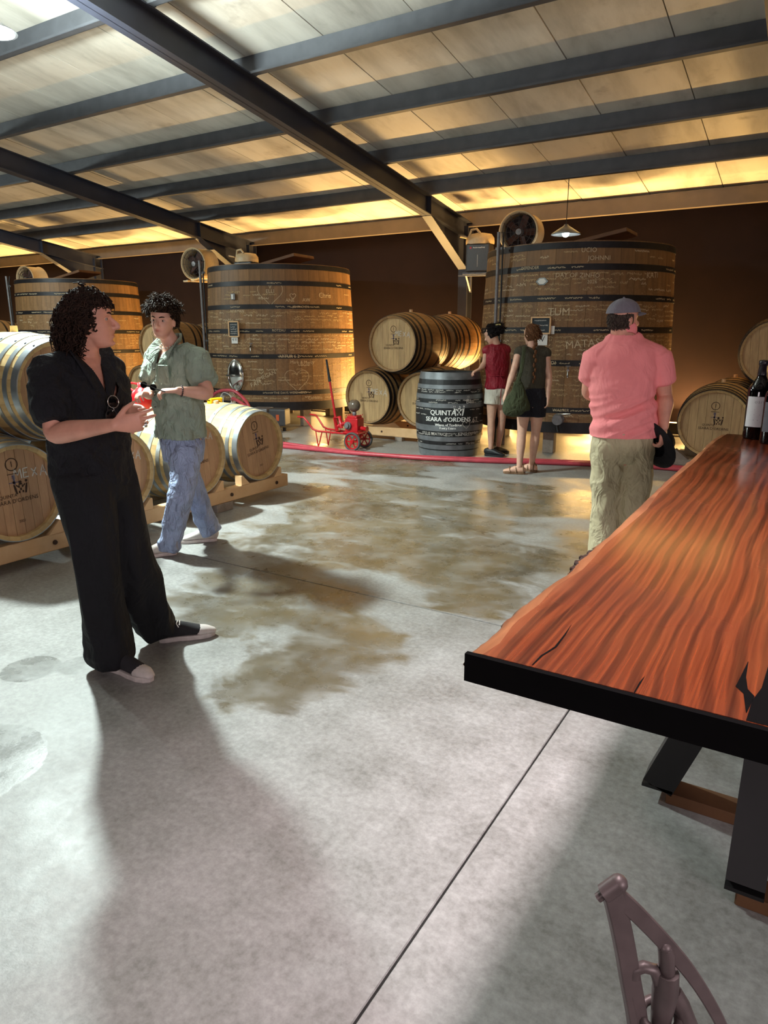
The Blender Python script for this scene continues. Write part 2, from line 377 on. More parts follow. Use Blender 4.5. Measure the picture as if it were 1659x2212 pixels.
def ceil_mat():
    t = NT('fibre_cement_panel'); w = t.coord('World'); oi = t.n('ShaderNodeObjectInfo').outputs['Random']
    st = t.noise(t.coord('World', (2.2, 0.55, 1)), 1.0, 6, 0.62, 0.2); sp = t.noise(w, 2.4, 5, 0.6)
    c = t.ramp(st, [(0.3, lin(168, 162, 152)), (0.55, lin(206, 200, 190)), (0.8, lin(216, 210, 200))])
    c = t.mix(t.maprange(sp, 0.58, 0.8, 0, 0.6), c, lin(126, 116, 106))
    hs = t.n('ShaderNodeHueSaturation'); t.l(c, hs.inputs['Color']); t.l(t.math('ADD', t.math('MULTIPLY', oi, 0.16), 0.92), hs.inputs['Value'])
    t.base(hs.outputs[0]).set(0.75); t.bump(sp, 0.1, 0.01); return t.m
M_CEIL = ceil_mat()
def slope_box(mb, x0, x1, ya, yb, off0, off1):     # slab following the roof pitch, from off0 to off1 above the underside
    v = [(x, y, roof_z(y) + o) for o in (off0, off1) for y in (ya, yb) for x in (x0, x1)]
    mb.add(v, [(0, 2, 3, 1), (4, 5, 7, 6), (0, 1, 5, 4), (2, 6, 7, 3), (0, 4, 6, 2), (1, 3, 7, 5)])
    return mb
ceiling = slope_box(MB(), X0, X1, YF, Y_WALL, 0.06, 0.12).build('ceiling', plain('roof_backing', lin(36, 34, 34), 0.9)); tag(ceiling, kind='structure')
px_w = 1.02; x = X0
while x < X1:
    w_ = px_w if random.random() < 0.6 else px_w * 1.0
    xe = min(x + w_, X1)
    slope_box(MB(), x + 0.006, xe - 0.006, YF, Y_WALL, 0.0 + random.uniform(0, 0.008), 0.05).build('panel', M_CEIL, ceiling)
    x += w_
# purlins: galvanised Z sections running along the hall
PURL_Y = [10.32 - 1.33 * k for k in range(12)]
for y in PURL_Y:
    z = roof_z(y); mb = MB(); th = 0.008; h = 0.2; fl = 0.075
    mb.box(((X0 + X1) / 2, y, z - h / 2), (X1 - X0, th, h)); mb.box(((X0 + X1) / 2, y + fl / 2, z - 0.006), (X1 - X0, fl, th))
    mb.box(((X0 + X1) / 2, y - fl / 2, z - h + 0.004), (X1 - X0, fl, th)); mb.box(((X0 + X1) / 2, y - fl, z - h + 0.014), (X1 - X0, 0.004, 0.02))
    mb.build('purlin', M_PURLIN, ceiling)
ze = roof_z(Y_WALL)
M_EAVE = plain('eave_channel', lin(122, 110, 100), 0.5, 0.1, 0.12, 4)
MB().box(((X0 + X1) / 2, Y_WALL - 0.05, ze - 0.13), (X1 - X0, 0.06, 0.24)).box(((X0 + X1) / 2, Y_WALL - 0.10, ze - 0.245), (X1 - X0, 0.09, 0.012)).build('eave_beam', M_EAVE, ceiling)
M_RAFT = plain('rafter_paint', lin(46, 48, 60), 0.5, 0.0, 0.12, 5)
def rafter(xc):
    mb = MB(); hd = 0.285; fw = 0.17; top = -0.2
    slope_box(mb, xc - 0.006, xc + 0.006, YF, Y_WALL, top - hd, top); slope_box(mb, xc - fw / 2, xc + fw / 2, YF, Y_WALL, top - 0.014, top)
    slope_box(mb, xc - fw / 2, xc + fw / 2, YF, Y_WALL, top - hd, top - hd + 0.014)
    r = mb.build('rafter', M_RAFT, ceiling)
    # haunch deepening towards the column
    ya, yb = 10.35, Y_WALL - 0.2; za = roof_z(ya) + top - hd; zb = roof_z(yb) + top - hd - 0.52; zt = roof_z(yb) + top - hd; hb = MB()
    for s0, s1 in ((-0.006, 0.006),):
        tri = [(xc + s0, ya, za), (xc + s0, yb, zb), (xc + s0, yb, zt), (xc + s1, ya, za), (xc + s1, yb, zb), (xc + s1, yb, zt)]
        hb.add(tri, [(0, 1, 2), (5, 4, 3), (0, 3, 4, 1)])
    hb.bar((xc, ya, za), (xc, yb, zb), fw, 0.014); hb.build('haunch', M_RAFT, r)
    MB().box((xc, ya, za + hd / 2), (fw * 0.95, 0.012, hd)).build('stiffener', M_RAFT, r)
    for y in PURL_Y:
        if y > 0.5: MB().box((xc + 0.055, y + 0.012, roof_z(y) - 0.1), (0.09, 0.012, 0.2)).build('cleat', M_RAFT, r)
    cb = MB(); ztop = roof_z(Y_WALL) - 0.25
    cb.box((xc, Y_WALL - 0.14, ztop / 2), (0.008, 0.2, ztop)).box((xc, Y_WALL - 0.24, ztop / 2), (fw, 0.012, ztop)).box((xc, Y_WALL - 0.03, ztop / 2), (fw, 0.012, ztop))
    cb.build('column', M_RAFT, r)
for xc in RAFT_X: rafter(xc)

# high-bay lamp housings
M_LENS = emit('high_bay_lens', (0.86, 1.0, 0.96), 40.0)
def highbay(x, y, z, label):
    t = thing('high_bay_lamp', label, 'lamp', (x, y, z), group='high-bay lamps')
    MB().lathe([(0.0, 0.1), (0.09, 0.1), (0.16, 0.06), (0.17, 0.05), (0.0, 0.05)], 20).build('housing', M_BLACK, t)
    MB().tube([(0, 0, 0.1), (0, 0, (roof_z(y) - 0.5 if z < 4 else roof_z(y)) - z - 0.01)], 0.01, 6).build('rod', M_BLACK, t)
    MB().lathe([(0.15, 0.048), (0.0, 0.046)], 20).build('lens', M_LENS, t)
highbay(-5.6, 3.5, 3.7, 'cool white high-bay lamp at the upper left over the barrel row'); highbay(-13.2, 4.6, 4.17, 'cool white high-bay lamp farther along the hall')
M_UPL = emit('uplight_lens', (1.0, 0.62, 0.24), 5.0)
UPL_LAB = ['amber floodlight behind the vat at the far left edge', 'amber floodlight left of the shadowed vat', 'amber floodlight behind the shadowed vat', 'amber floodlight between the shadowed vat and the manway vat', 'amber floodlight behind the vat with the manway', 'amber floodlight behind the barrel stack beside the broad vat', 'amber floodlight between the barrel stack and the broad vat', 'amber floodlight glowing under the broad vat', 'amber floodlight between the broad vat and the right barrels', 'amber floodlight beyond the right edge of the photo']
for i, (x, y) in enumerate(WARM_SPOTS):
    t = thing('floor_uplight', UPL_LAB[i], 'floodlight', (x, y, 0), group='amber floodlights along the back wall')
    MB().box((0, 0, 0.13), (0.96, 0.12, 0.16)).build('housing', M_BLACK, t, 0.01)
    MB().box((0, 0, 0.213), (0.9, 0.09, 0.008)).build('lens', M_UPL, t)
    for sx in (-1, 1): MB().box((sx * 0.49, 0, 0.09), (0.012, 0.05, 0.18)).build('bracket', M_BLACK, t)

# ---------------------------------------------------------------- writing
_txt_cache = {}
def text_geo(body, size=1.0, shear=0.0, bold=0.0, space=1.0):
    key = (body, shear, bold, space)
    if key not in _txt_cache:
        cu = bpy.data.curves.new('t', 'FONT'); cu.body = body; cu.size = 1.0; cu.resolution_u = 2; cu.align_x = 'CENTER'; cu.align_y = 'CENTER'; cu.shear = shear; cu.offset = bold; cu.space_character = space
        o = bpy.data.objects.new('t', cu); col.objects.link(o); bpy.context.view_layer.update()
        me = o.evaluated_get(bpy.context.evaluated_depsgraph_get()).to_mesh()
        v = [(p.co.x, p.co.y) for p in me.vertices]; f = [tuple(p.vertices) for p in me.polygons]
        bpy.data.objects.remove(o); bpy.data.curves.remove(cu); _txt_cache[key] = (v, f)
    v, f = _txt_cache[key]; return [(x * size, y * size) for x, y in v], f
def stroke(mb, pts, w, mapf):               # flat ribbon along 2-D points
    n = len(pts); vs_ = []
    for i, (x, y) in enumerate(pts):
        a = pts[max(0, i - 1)]; b = pts[min(n - 1, i + 1)]; dx, dy = b[0] - a[0], b[1] - a[1]; L = math.hypot(dx, dy) or 1
        nx, ny = -dy / L * w / 2, dx / L * w / 2; vs_ += [mapf(x + nx, y + ny), mapf(x - nx, y - ny)]
    mb.add(vs_, [(2 * i, 2 * i + 1, 2 * i + 3, 2 * i + 2) for i in range(n - 1)])
def put_text(mb, body, x, y, size, mapf, rot=0.0, shear=0.0, bold=0.0, space=1.0):
    v, f = text_geo(body, size, shear, bold, space); c, s_ = math.cos(rot), math.sin(rot)
    mb.add([mapf(x + c * a - s_ * b, y + s_ * a + c * b) for a, b in v], f)
def scribble(rng, x, y, w, h):              # one illegible handwritten word
    n = max(6, int(w / h * 7)); pts = []
    ph = rng.uniform(0, 6)
    for i in range(n): pts.append((x + w * i / n + rng.uniform(-0.3, 0.3) * h, y + h * 0.5 * math.sin(ph + i * rng.uniform(1.3, 2.6)) * rng.uniform(0.4, 1.0)))
    return pts
GLYPH = {'M': [[(0, 0), (.05, 1), (.35, .35), (.62, 1), (.7, 0)]], 'E': [[(.5, .95), (.05, .9), (.05, .05), (.55, .1)], [(.05, .5), (.42, .52)]], 'X': [[(0, .8), (.55, .1)], [(.5, .85), (.05, .05)]], 'A': [[(0, 0), (.32, 1), (.68, -.1)], [(.12, .38), (.55, .36)]]}
def chalk_word(mb, word, x, y, size, mapf, rot=0.0, w=0.009):
    c, s_ = math.cos(rot), math.sin(rot); adv = 0.85; x0 = -len(word) * adv / 2
    for i, ch in enumerate(word):
        for ln in GLYPH[ch]:
            pts = []
            for (a, b), (d, e) in zip(ln[:-1], ln[1:]): pts += [(a + (d - a) * q / 3, b + (e - b) * q / 3) for q in range(3)]
            pts.append(ln[-1]); pts = [((x0 + i * adv + a) * size, (b - 0.5) * size) for a, b in pts]; stroke(mb, [(x + c * a - s_ * b, y + s_ * a + c * b) for a, b in pts], w, mapf)
def heart(x, y, s): return [(x + s * 0.062 * 16 * math.sin(t) ** 3 * 0.5, y + s * 0.031 * (13 * math.cos(t) - 5 * math.cos(2 * t) - 2 * math.cos(3 * t) - math.cos(4 * t))) for t in [2 * math.pi * k / 26 for k in range(27)]]
def emblem(mb, x, y, s, mapf):              # shield between two rampant supporters under a crown
    def poly(p): mb.add([mapf(x + a * s, y + b * s) for a, b in p], [tuple(range(len(p)))])
    for i in range(3):
        for j in range(3):
            if (i + j) % 2 == 0: poly([(-0.2 + i * 0.14, -0.45 + j * 0.2), (-0.08 + i * 0.14, -0.45 + j * 0.2), (-0.08 + i * 0.14, -0.27 + j * 0.2), (-0.2 + i * 0.14, -0.27 + j * 0.2)])
    for sx in (-1, 1):
        poly([(sx * a, b) for a, b in ([(0.28, -0.5), (0.4, -0.5), (0.5, -0.1), (0.55, 0.25), (0.42, 0.2), (0.34, -0.05)][::sx])])
        poly([(sx * (0.47 + 0.1 * math.cos(k)), 0.4 + 0.11 * math.sin(k) ) for k in [sx * 2 * math.pi * q / 8 for q in range(8)]])
        poly([(sx * a, b) for a, b in ([(0.22, 0.0), (0.36, 0.12), (0.34, 0.24), (0.2, 0.1)][::sx])])
    poly([(0.12 * math.cos(k), 0.36 + 0.12 * math.sin(k)) for k in [2 * math.pi * q / 10 for q in range(10)]])
    poly([(-0.16, 0.16), (0.16, 0.16), (0.12, 0.26), (-0.12, 0.26)])

# ---------------------------------------------------------------- fermentation tanks
T_R0, T_R1, T_Z0, T_Z1 = 1.345, 1.258, 0.30, 2.68
def tank_r(z):
    u = (z - T_Z0) / (T_Z1 - T_Z0); return T_R0 + (T_R1 - T_R0) * u + 0.02 * math.sin(math.pi * u)
def tank_map(off=0.004):
    def f(s_, z): r = tank_r(z) + off; a = -math.pi / 2 + s_ / r; return Vector((r * math.cos(a), r * math.sin(a), z))
    return f
HOOPS = [2.63, 2.37, 2.0, 1.61, 1.2, 0.6]
def make_tank():
    t = thing('oak_vat', 'x', 'wine vat', group='tall conical oak vats along the back wall')
    N = 40; da = math.pi / N - 0.0012; mb = MB(); zs_ = [T_Z0 + (T_Z1 - T_Z0) * k / 8 for k in range(9)]; out = []
    for z in zs_:
        for q in range(4):
            a = -da + 2 * da * q / 3; out.append((tank_r(z) * math.cos(a), tank_r(z) * math.sin(a), z))
    mb.add(out, [(4 * i + k, 4 * i + k + 1, 4 * i + k + 5, 4 * i + k + 4) for i in range(8) for k in range(3)], True)
    for sgn in (-1, 1):
        e = []
        for z in (T_Z0, (T_Z0 + T_Z1) / 2, T_Z1):
            for dr in (0, -0.05): e.append(((tank_r(z) + dr) * math.cos(sgn * da), (tank_r(z) + dr) * math.sin(sgn * da), z))
        mb.add(e, [(0, 1, 3, 2), (2, 3, 5, 4)] if sgn > 0 else [(2, 3, 1, 0), (4, 5, 3, 2)])
    for z in (T_Z0, T_Z1):
        r = tank_r(z); mb.add([(r * math.cos(-da), r * math.sin(-da), z), (r * math.cos(da), r * math.sin(da), z), ((r - 0.05) * math.cos(da), (r - 0.05) * math.sin(da), z), ((r - 0.05) * math.cos(-da), (r - 0.05) * math.sin(-da), z)], [(0, 1, 2, 3)])
    me = mb.mesh('stave')
    for k in range(N): obj('stave', me, M_TANK, t, Matrix.Rotation(2 * math.pi * k / N, 4, 'Z'))
    MB().lathe([(T_R0 - 0.06, T_Z0 - 0.002), (T_R0 - 0.06, T_Z0 + 0.04), (0, T_Z0 + 0.04)], 40).build('bottom', M_DARKWOOD, t)
    MB().lathe([(0, T_Z1 - 0.06), (T_R1 - 0.045, T_Z1 - 0.06)], 40).build('top', M_DARKWOOD, t)
    for z, w in [(h, 0.075) for h in HOOPS] + [(0.375, 0.14)]:
        o = 0.007; prof = [(tank_r(z - w / 2), z - w / 2), (tank_r(z - w / 2) + o, z - w / 2), (tank_r(z + w / 2) + o, z + w / 2), (tank_r(z + w / 2), z + w / 2)]
        MB().lathe(prof, 80).build('hoop', M_HOOPD, t)
    M = Matrix.Rotation(R(-10), 4, 'Y')
    MB().box((0.25, -0.35, T_Z1 + 0.07), (1.1, 0.6, 0.05), M).build('hatch_board', M_DARKWOOD, t, 0.006)
    for k in range(7):
        a = 2 * math.pi * k / 7 + 0.31; MB().box((1.08 * math.cos(a), 1.08 * math.sin(a), 0.15), (0.15, 0.15, 0.3), Matrix.Rotation(a, 3, 'Z')).build('plinth', M_BLOCK, t, 0.008)
    return t
TANK_Y = 10.24
tank_specs = [(-3.11, 'broad oak vat covered in chalk names beside the man in the pink shirt'), (-8.54, 'oak vat with oval chrome manway door behind the red hand pump'),
              (-14.35, 'shadowed oak vat behind the two young men'), (-20.6, 'oak vat at the far left edge of the hall')]
tanks = []
for i, (x, lab) in enumerate(tank_specs):
    tk = make_tank() if i == 0 else copy_tree(tanks[0], lab)
    tk['label'] = lab; tk.location = (x, TANK_Y, 0); tk.rotation_euler = (0, 0, R(3.3 * i)); tanks.append(tk)

def chalk_on_tank(tk, rz, seed, texts, dense, hearts):
    rng = random.Random(seed); mp = tank_map(); mph = tank_map(0.010); fl = MB(); wh = MB()
    bands = sorted(HOOPS)
    for lo, hi, dn in dense:
        rows = max(1, int((hi - lo - 0.05) / 0.062))
        for k in range(rows):
            z = lo + 0.05 + (hi - lo - 0.09) * (k + 0.5) / rows; s_ = -1.75
            while s_ < 1.75:
                w = rng.uniform(0.06, 0.26)
                if rng.random() < dn: stroke(fl if rng.random() < 0.75 else wh, scribble(rng, s_, z + rng.uniform(-0.012, 0.012), w, rng.uniform(0.02, 0.05)), 0.0072, mp)
                s_ += w + rng.uniform(0.02, 0.07)
    for z in bands[:-1]:
        s_ = -1.6
        while s_ < 1.7:
            w = rng.uniform(0.1, 0.28)
            if rng.random() < 0.6: stroke(wh, scribble(rng, s_, z, w, 0.028), 0.0055, mph)
            s_ += w + rng.uniform(0.03, 0.12)
    for (b, s_, z, size, rot) in texts: put_text(wh, b, s_, z, size * 0.9, mph, rot)
    for (s_, z, size) in hearts: stroke(wh, heart(s_, z, size), 0.007, mp)
    M = Matrix.Rotation(rz - tk.rotation_euler.z, 4, 'Z')
    o = fl.build('chalk_writing', M_CHALKD, tk); o.matrix_local = M; o['kind'] = 'stuff'
    o = wh.build('chalk_lettering', M_CHALKM, tk); o.matrix_local = M; o['kind'] = 'stuff'
face2 = R(15); face1 = R(40)
chalk_on_tank(tanks[0], R(17), 3, [('UCIO', 0.12, 2.565, 0.085, 0), ('JOHNNI', 0.25, 2.47, 0.085, 0), ('DEFENDER', -0.62, 2.38, 0.06, 0), ('DAY OF ZINHO', 0.0, 2.27, 0.085, -0.03), ('2026', 0.18, 2.19, 0.07, 0), ('KATI', 1.02, 2.28, 0.11, 0.06),
     ('TUM', -0.2, 1.83, 0.15, 0), ('MATAS', 0.12, 1.44, 0.15, 0.1), ('JETOI', -0.28, 1.2, 0.075, 0), ('ELISA', -0.4, 0.78, 0.13, 0), ('M', 0.2, 0.86, 0.2, 0), ('WALTER', -0.1, 0.6, 0.06, 0), ('LUCAS', 0.3, 1.1, 0.09, 0.1)],
     [(0.45, 0.6, 0.55), (0.66, 1.18, 0.9), (1.24, 1.6, 0.9), (1.66, 1.98, 0.85), (2.04, 2.36, 0.65), (2.42, 2.62, 0.3)], [(-0.72, 0.95, 0.16), (0.5, 1.4, 0.14)])
chalk_on_tank(tanks[1], R(37), 5, [('ELLI', -0.1, 2.24, 0.09, 0), ('ANE', 0.22, 2.1, 0.085, 0), ('AW', 0.5, 2.11, 0.09, 0), ('Chris', 0.86, 2.19, 0.13, 0), ('JOHN CHEN', 0.4, 2.0, 0.055, 0), ('NORMAN', -0.7, 1.93, 0.07, 0), ('ROTZAU', 0.02, 1.62, 0.06, 0),
     ('ARTUR 6-2', 0.18, 1.2, 0.08, 0), ('Mark & Mercy', 0.4, 1.1, 0.08, -0.03), ('FAM', -0.4, 0.75, 0.12, 0.35), ('HIMEGAN', -0.24, 0.87, 0.1, 0.4), ('THE DAYS WERE HERE!', 0.18, 0.6, 0.06, 0), ('Christine', 0.62, 0.5, 0.08, 0)],
     [(0.44, 0.57, 0.7), (0.66, 1.18, 0.6), (1.24, 1.6, 0.8), (1.66, 1.98, 0.8), (2.06, 2.3, 0.3)], [(-0.1, 2.22, 0.42), (0.27, 2.17, 0.1), (0.3, 0.82, 0.42), (-0.3, 0.95, 0.08)])
chalk_on_tank(tanks[2], R(45), 9, [], [(0.66, 1.18, 0.4), (1.24, 1.6, 0.5), (1.66, 1.98, 0.4)], [])

def on_tank(tk_x, px, py, off=0.0):          # world point on the vat surface along a viewing ray
    a, b, c = ray(px, py); best = None
    for k in range(4000):
        t = 7 + k * 0.0025; p = cw(a * t, b * t, CAM_Z + c * t)
        if math.hypot(p.x - tk_x, p.y - TANK_Y) <= tank_r(p.z) + off: best = p; break
    return best
def tank_mount(tk_x, px, py, off=0.012):
    p = on_tank(tk_x, px, py, off) or Vector((tk_x, TANK_Y - T_R0, 1.5)); d = Vector((p.x - tk_x, p.y - TANK_Y, 0)).normalized(); return facing(p, d)
# chalkboards, cards, manway door, taps fixed to the vats
def chalkboard(M, w, h, lab, lines):
    t = thing('chalkboard', lab, 'chalkboard', M=M)
    MB().box((0, 0, 0.006), (w, h, 0.012)).build('board', plain('slate', lin(48, 56, 62), 0.8, 0, 0.2), t)
    fr = MB(); b = 0.018
    for s_ in (-1, 1): fr.box((s_ * w / 2, 0, 0.012), (b, h + b, 0.024)); fr.box((0, s_ * h / 2, 0.012), (w + b, b, 0.024))
    fr.build('frame', M_PINE, t); tx = MB(); rng = random.Random(len(lab))
    for k in range(lines): stroke(tx, scribble(rng, -w * 0.36, h * (0.3 - 0.6 * k / max(1, lines - 1)), w * rng.uniform(0.5, 0.75), h * 0.1), 0.004, lambda x, y: Vector((x, y, 0.0135)))
    tx.build('chalk_text', M_CHALK, t); return t
chalkboard(tank_mount(-3.11, 1169, 703, 0.03), 0.25, 0.2, 'wood-framed chalkboard hung above the woman with the plait', 3)
chalkboard(tank_mount(-8.54, 506, 711, 0.03), 0.2, 0.24, 'wood-framed chalkboard hung above the card reading 4-V', 5)
def card(M, w, h, body, lab, size):
    t = thing('number_card', lab, 'card', M=M); MB().box((0, 0, 0.002), (w, h, 0.004)).build('sheet', M_PAPER, t)
    if body:
        mb = MB(); put_text(mb, body, 0, 0, size, lambda x, y: Vector((x, y, 0.005))); mb.build('lettering', M_BLACK, t)
    return t
card(tank_mount(-3.11, 1172, 733, 0.02), 0.13, 0.15, 'V', 'white card reading V on the broad vat under its chalkboard', 0.1)
card(tank_mount(-3.11, 1178, 713, 0.018), 0.24, 0.1, '', 'blank white sheet behind the chalkboard on the broad vat', 0.1)
card(tank_mount(-8.54, 507, 734, 0.02), 0.13, 0.12, '4-V', 'white card reading 4-V on the vat with the manway', 0.07)
dm = thing('diamond_badge', 'white diamond badge near the top of the broad vat', 'badge', M=tank_mount(-3.11, 1171, 608, 0.012))
MB().prism([(-0.085, 0), (-0.035, -0.045), (0.035, -0.045), (0.085, 0), (0.035, 0.045), (-0.035, 0.045)], 0, 0.008).build('plate', M_CHROME, dm); 
MB().prism([(-0.06, 0), (-0.025, -0.032), (0.025, -0.032), (0.06, 0), (0.025, 0.032), (-0.025, 0.032)], 0.008, 0.012).build('face', M_PAPER, dm)
th = thing('thermometer', 'small white thermometer on the vat above the 4-V card', 'thermometer', M=tank_mount(-8.54, 504, 641, 0.012))
MB().box((0, 0, 0.01), (0.09, 0.1, 0.02)).build('case', M_GREYM, th, 0.006); MB().box((-0.005, 0, 0.022), (0.035, 0.075, 0.006)).build('scale', M_PAPER, th)
mw = thing('manway_door', 'oval polished steel manway door low on the vat', 'hatch', M=tank_mount(-8.54, 509, 811, 0.02))
def oval(mb, a, b, r, z, n=36): mb.tube([(a * math.cos(2 * math.pi * k / n), b * math.sin(2 * math.pi * k / n), z) for k in range(n + 1)], r, 8, False)
mb = MB(); pr = [(0.0, 0.05), (0.5, 0.045), (0.82, 0.025), (0.95, 0.006), (1.0, 0.0)]
vs_ = [(0.155 * q * math.cos(2 * math.pi * k / 36), 0.25 * q * math.sin(2 * math.pi * k / 36), z) for q, z in pr for k in range(36)]
mb.add(vs_, [(i * 36 + k, (i + 1) * 36 + k, (i + 1) * 36 + (k + 1) % 36, i * 36 + (k + 1) % 36) for i in range(4) for k in range(36)], True); mb.build('dished_plate', M_CHROME, mw)
mb = MB(); oval(mb, 0.16, 0.255, 0.014, 0.0); mb.build('rim', M_CHROME, mw)
MB().bar((-0.15, 0, 0.06), (0.15, 0, 0.06), 0.03, 0.02, (0, 1, 0)).build('cross_bar', M_CHROME, mw)
MB().lathe([(0, 0.11), (0.02, 0.11), (0.02, 0.05)], 10).build('bolt', M_CHROME, mw)
def tap(M, lab):
    t = thing('sample_tap', lab, 'tap', M=M)
    MB().tube([(0, 0, -0.02), (0, 0, 0.07)], 0.018, 10).build('body', M_CHROME, t); MB().tube([(0, 0, 0.055), (0, -0.03, 0.075), (0, -0.09, 0.08)], 0.011, 8).build('spout', M_CHROME, t)
    MB().tube([(0, 0, 0.05), (0, 0.055, 0.05)], 0.008, 8).bar((-0.03, 0.055, 0.05), (0.03, 0.055, 0.05), 0.012, 0.012).build('handle', M_GREYM, t)
tap(tank_mount(-3.11, 1227, 800, 0.0), 'small white-tipped sample tap halfway up the broad vat'); tap(tank_mount(-8.54, 545, 749, 0.0), 'small sample tap on the vat with the manway')
t = thing('drain_valve', 'large drain valve low on the broad vat', 'valve', M=tank_mount(-3.11, 1206, 905, 0.0))
MB().lathe([(0, 0.0), (0.075, 0.0), (0.075, 0.03), (0.045, 0.03), (0.045, 0.13), (0.065, 0.13), (0.065, 0.15), (0, 0.15)], 18).build('flange', M_GREYM, t)
MB().tube([(0, 0, 0.08), (0, 0.07, 0.08), (0.16, 0.08, 0.1)], 0.012, 8).build('lever', M_CHROME, t); MB().tube([(0, -0.02, 0.1), (0, -0.09, 0.11), (0.02, -0.16, 0.13)], 0.022, 8).build('outlet', M_BLACK, t)
def conduit(x, y, z0, z1, lab):
    t = thing('conduit_pipe', lab, 'pipe', (x, y, z0)); MB().tube([(0, 0, 0), (0, 0, z1 - z0)], 0.022, 10).build('pipe', M_GREYM, t)
    MB().tube([(0.06, 0.01, 0.1), (0.06, 0.01, z1 - z0 - 0.15), (0.05, 0.05, z1 - z0)], 0.012, 8).build('cable', M_BLACK, t)
    for k in range(3): MB().box((0.02, 0.02, 0.3 + k * (z1 - z0 - 0.5) / 2), (0.13, 0.02, 0.03)).build('clip', M_GREYM, t)
conduit(-3.81, 9.02, 0.0, 2.85, 'grey conduit pipe running up the broad vat'); conduit(-9.44, 9.18, 0.0, 2.8, 'grey conduit pipe up the vat with the manway'); conduit(-14.97, 8.98, 0.0, 2.75, 'thin conduit pipe up the vat behind the dark-haired man')
# ---------------------------------------------------------------- barrels
def make_barrel(name, label, L, Rm, Rh, hoops, m_stave, m_hoop, m_head, N=26, boards=9, head_depth=0.045, stand=False):
    t = thing(name, label, 'barrel'); rr = lambda z: Rh + (Rm - Rh) * (1 - (2 * z / L) ** 2)
    da = math.pi / N - 0.0016; K = 10; zs_ = [-L / 2 + L * k / K for k in range(K + 1)]; mb = MB()
    out = [(rr(z) * math.cos(-da + 2 * da * q / 2), rr(z) * math.sin(-da + 2 * da * q / 2), z) for z in zs_ for q in range(3)]
    mb.add(out, [(3 * i + k, 3 * i + k + 1, 3 * i + k + 4, 3 * i + k + 3) for i in range(K) for k in range(2)], True)
    th = 0.028
    for z, s_ in ((-L / 2, -1), (L / 2, 1)):
        r = rr(z); a = [(r * math.cos(-da), r * math.sin(-da), z), (r * math.cos(da), r * math.sin(da), z), ((r - th) * math.cos(da), (r - th) * math.sin(da), z - s_ * 0.012), ((r - th) * math.cos(-da), (r - th) * math.sin(-da), z - s_ * 0.012)]
        b = [a[3], a[2], ((r - th) * math.cos(da), (r - th) * math.sin(da), z - s_ * 0.07), ((r - th) * math.cos(-da), (r - th) * math.sin(-da), z - s_ * 0.07)]
        f = [(0, 1, 2, 3)] if s_ > 0 else [(3, 2, 1, 0)]; mb.add(a, f); mb.add(b, f)
    me = mb.mesh('stave')
    for k in range(N): obj('stave', me, m_stave, t, Matrix.Rotation(2 * math.pi * (k + 0.5) / N, 4, 'Z'))
    rim = Rh - th + 0.002
    for s_ in ((1, -1) if not stand else (1,)):
        zt = s_ * (L / 2 - head_depth); nb = boards if s_ > 0 else 1; edges = [-rim + 2 * rim * k / nb for k in range(nb + 1)]
        for k in range(nb):
            a, b = edges[k] + 0.0012, edges[k + 1] - 0.0012; xs_ = [a + (b - a) * q / 3 for q in range(4)]; hh = lambda x: math.sqrt(max(0.0, rim * rim - x * x))
            if nb == 1: xs_ = [-rim + 2 * rim * q / 20 for q in range(21)]
            poly = [(x, -hh(x)) for x in xs_] + [(x, hh(x)) for x in reversed(xs_)]
            if s_ > 0: MB().prism(poly, zt - 0.02, zt + random.uniform(-0.0012, 0.0012)).build('head_board', m_head, t)
            else: MB().prism(poly, zt, zt + 0.02).build('back_head', m_head, t)
    for z, w in hoops:
        o = 0.004; p = [(rr(z - w / 2) - 0.002, z - w / 2), (rr(z - w / 2) + o, z - w / 2), (rr(z + w / 2) + o, z + w / 2), (rr(z + w / 2) - 0.002, z + w / 2)]
        h = MB().lathe(p, 52).build('hoop', m_hoop, t)
        if m_hoop is M_GALV or m_hoop is M_GALVG:
            a = R(118); r_ = rr(z) + o; MB().lathe([(0.0, 0.005), (0.007, 0.004), (0.008, 0)], 8, Matrix.Translation((r_ * math.cos(a), r_ * math.sin(a), z)) @ Matrix.Rotation(a, 4, 'Z') @ Matrix.Rotation(R(90), 4, 'Y')).build('rivet', m_hoop, h)
    return t
def bung(t, Rm, mat, tall=0.03):
    M = Matrix.Translation((0, Rm - 0.003, 0)) @ Matrix.Rotation(R(-90), 4, 'X')
    MB().lathe([(0.026, 0.0), (0.024, tall), (0.0, tall)], 14, M).build('bung', mat, t)
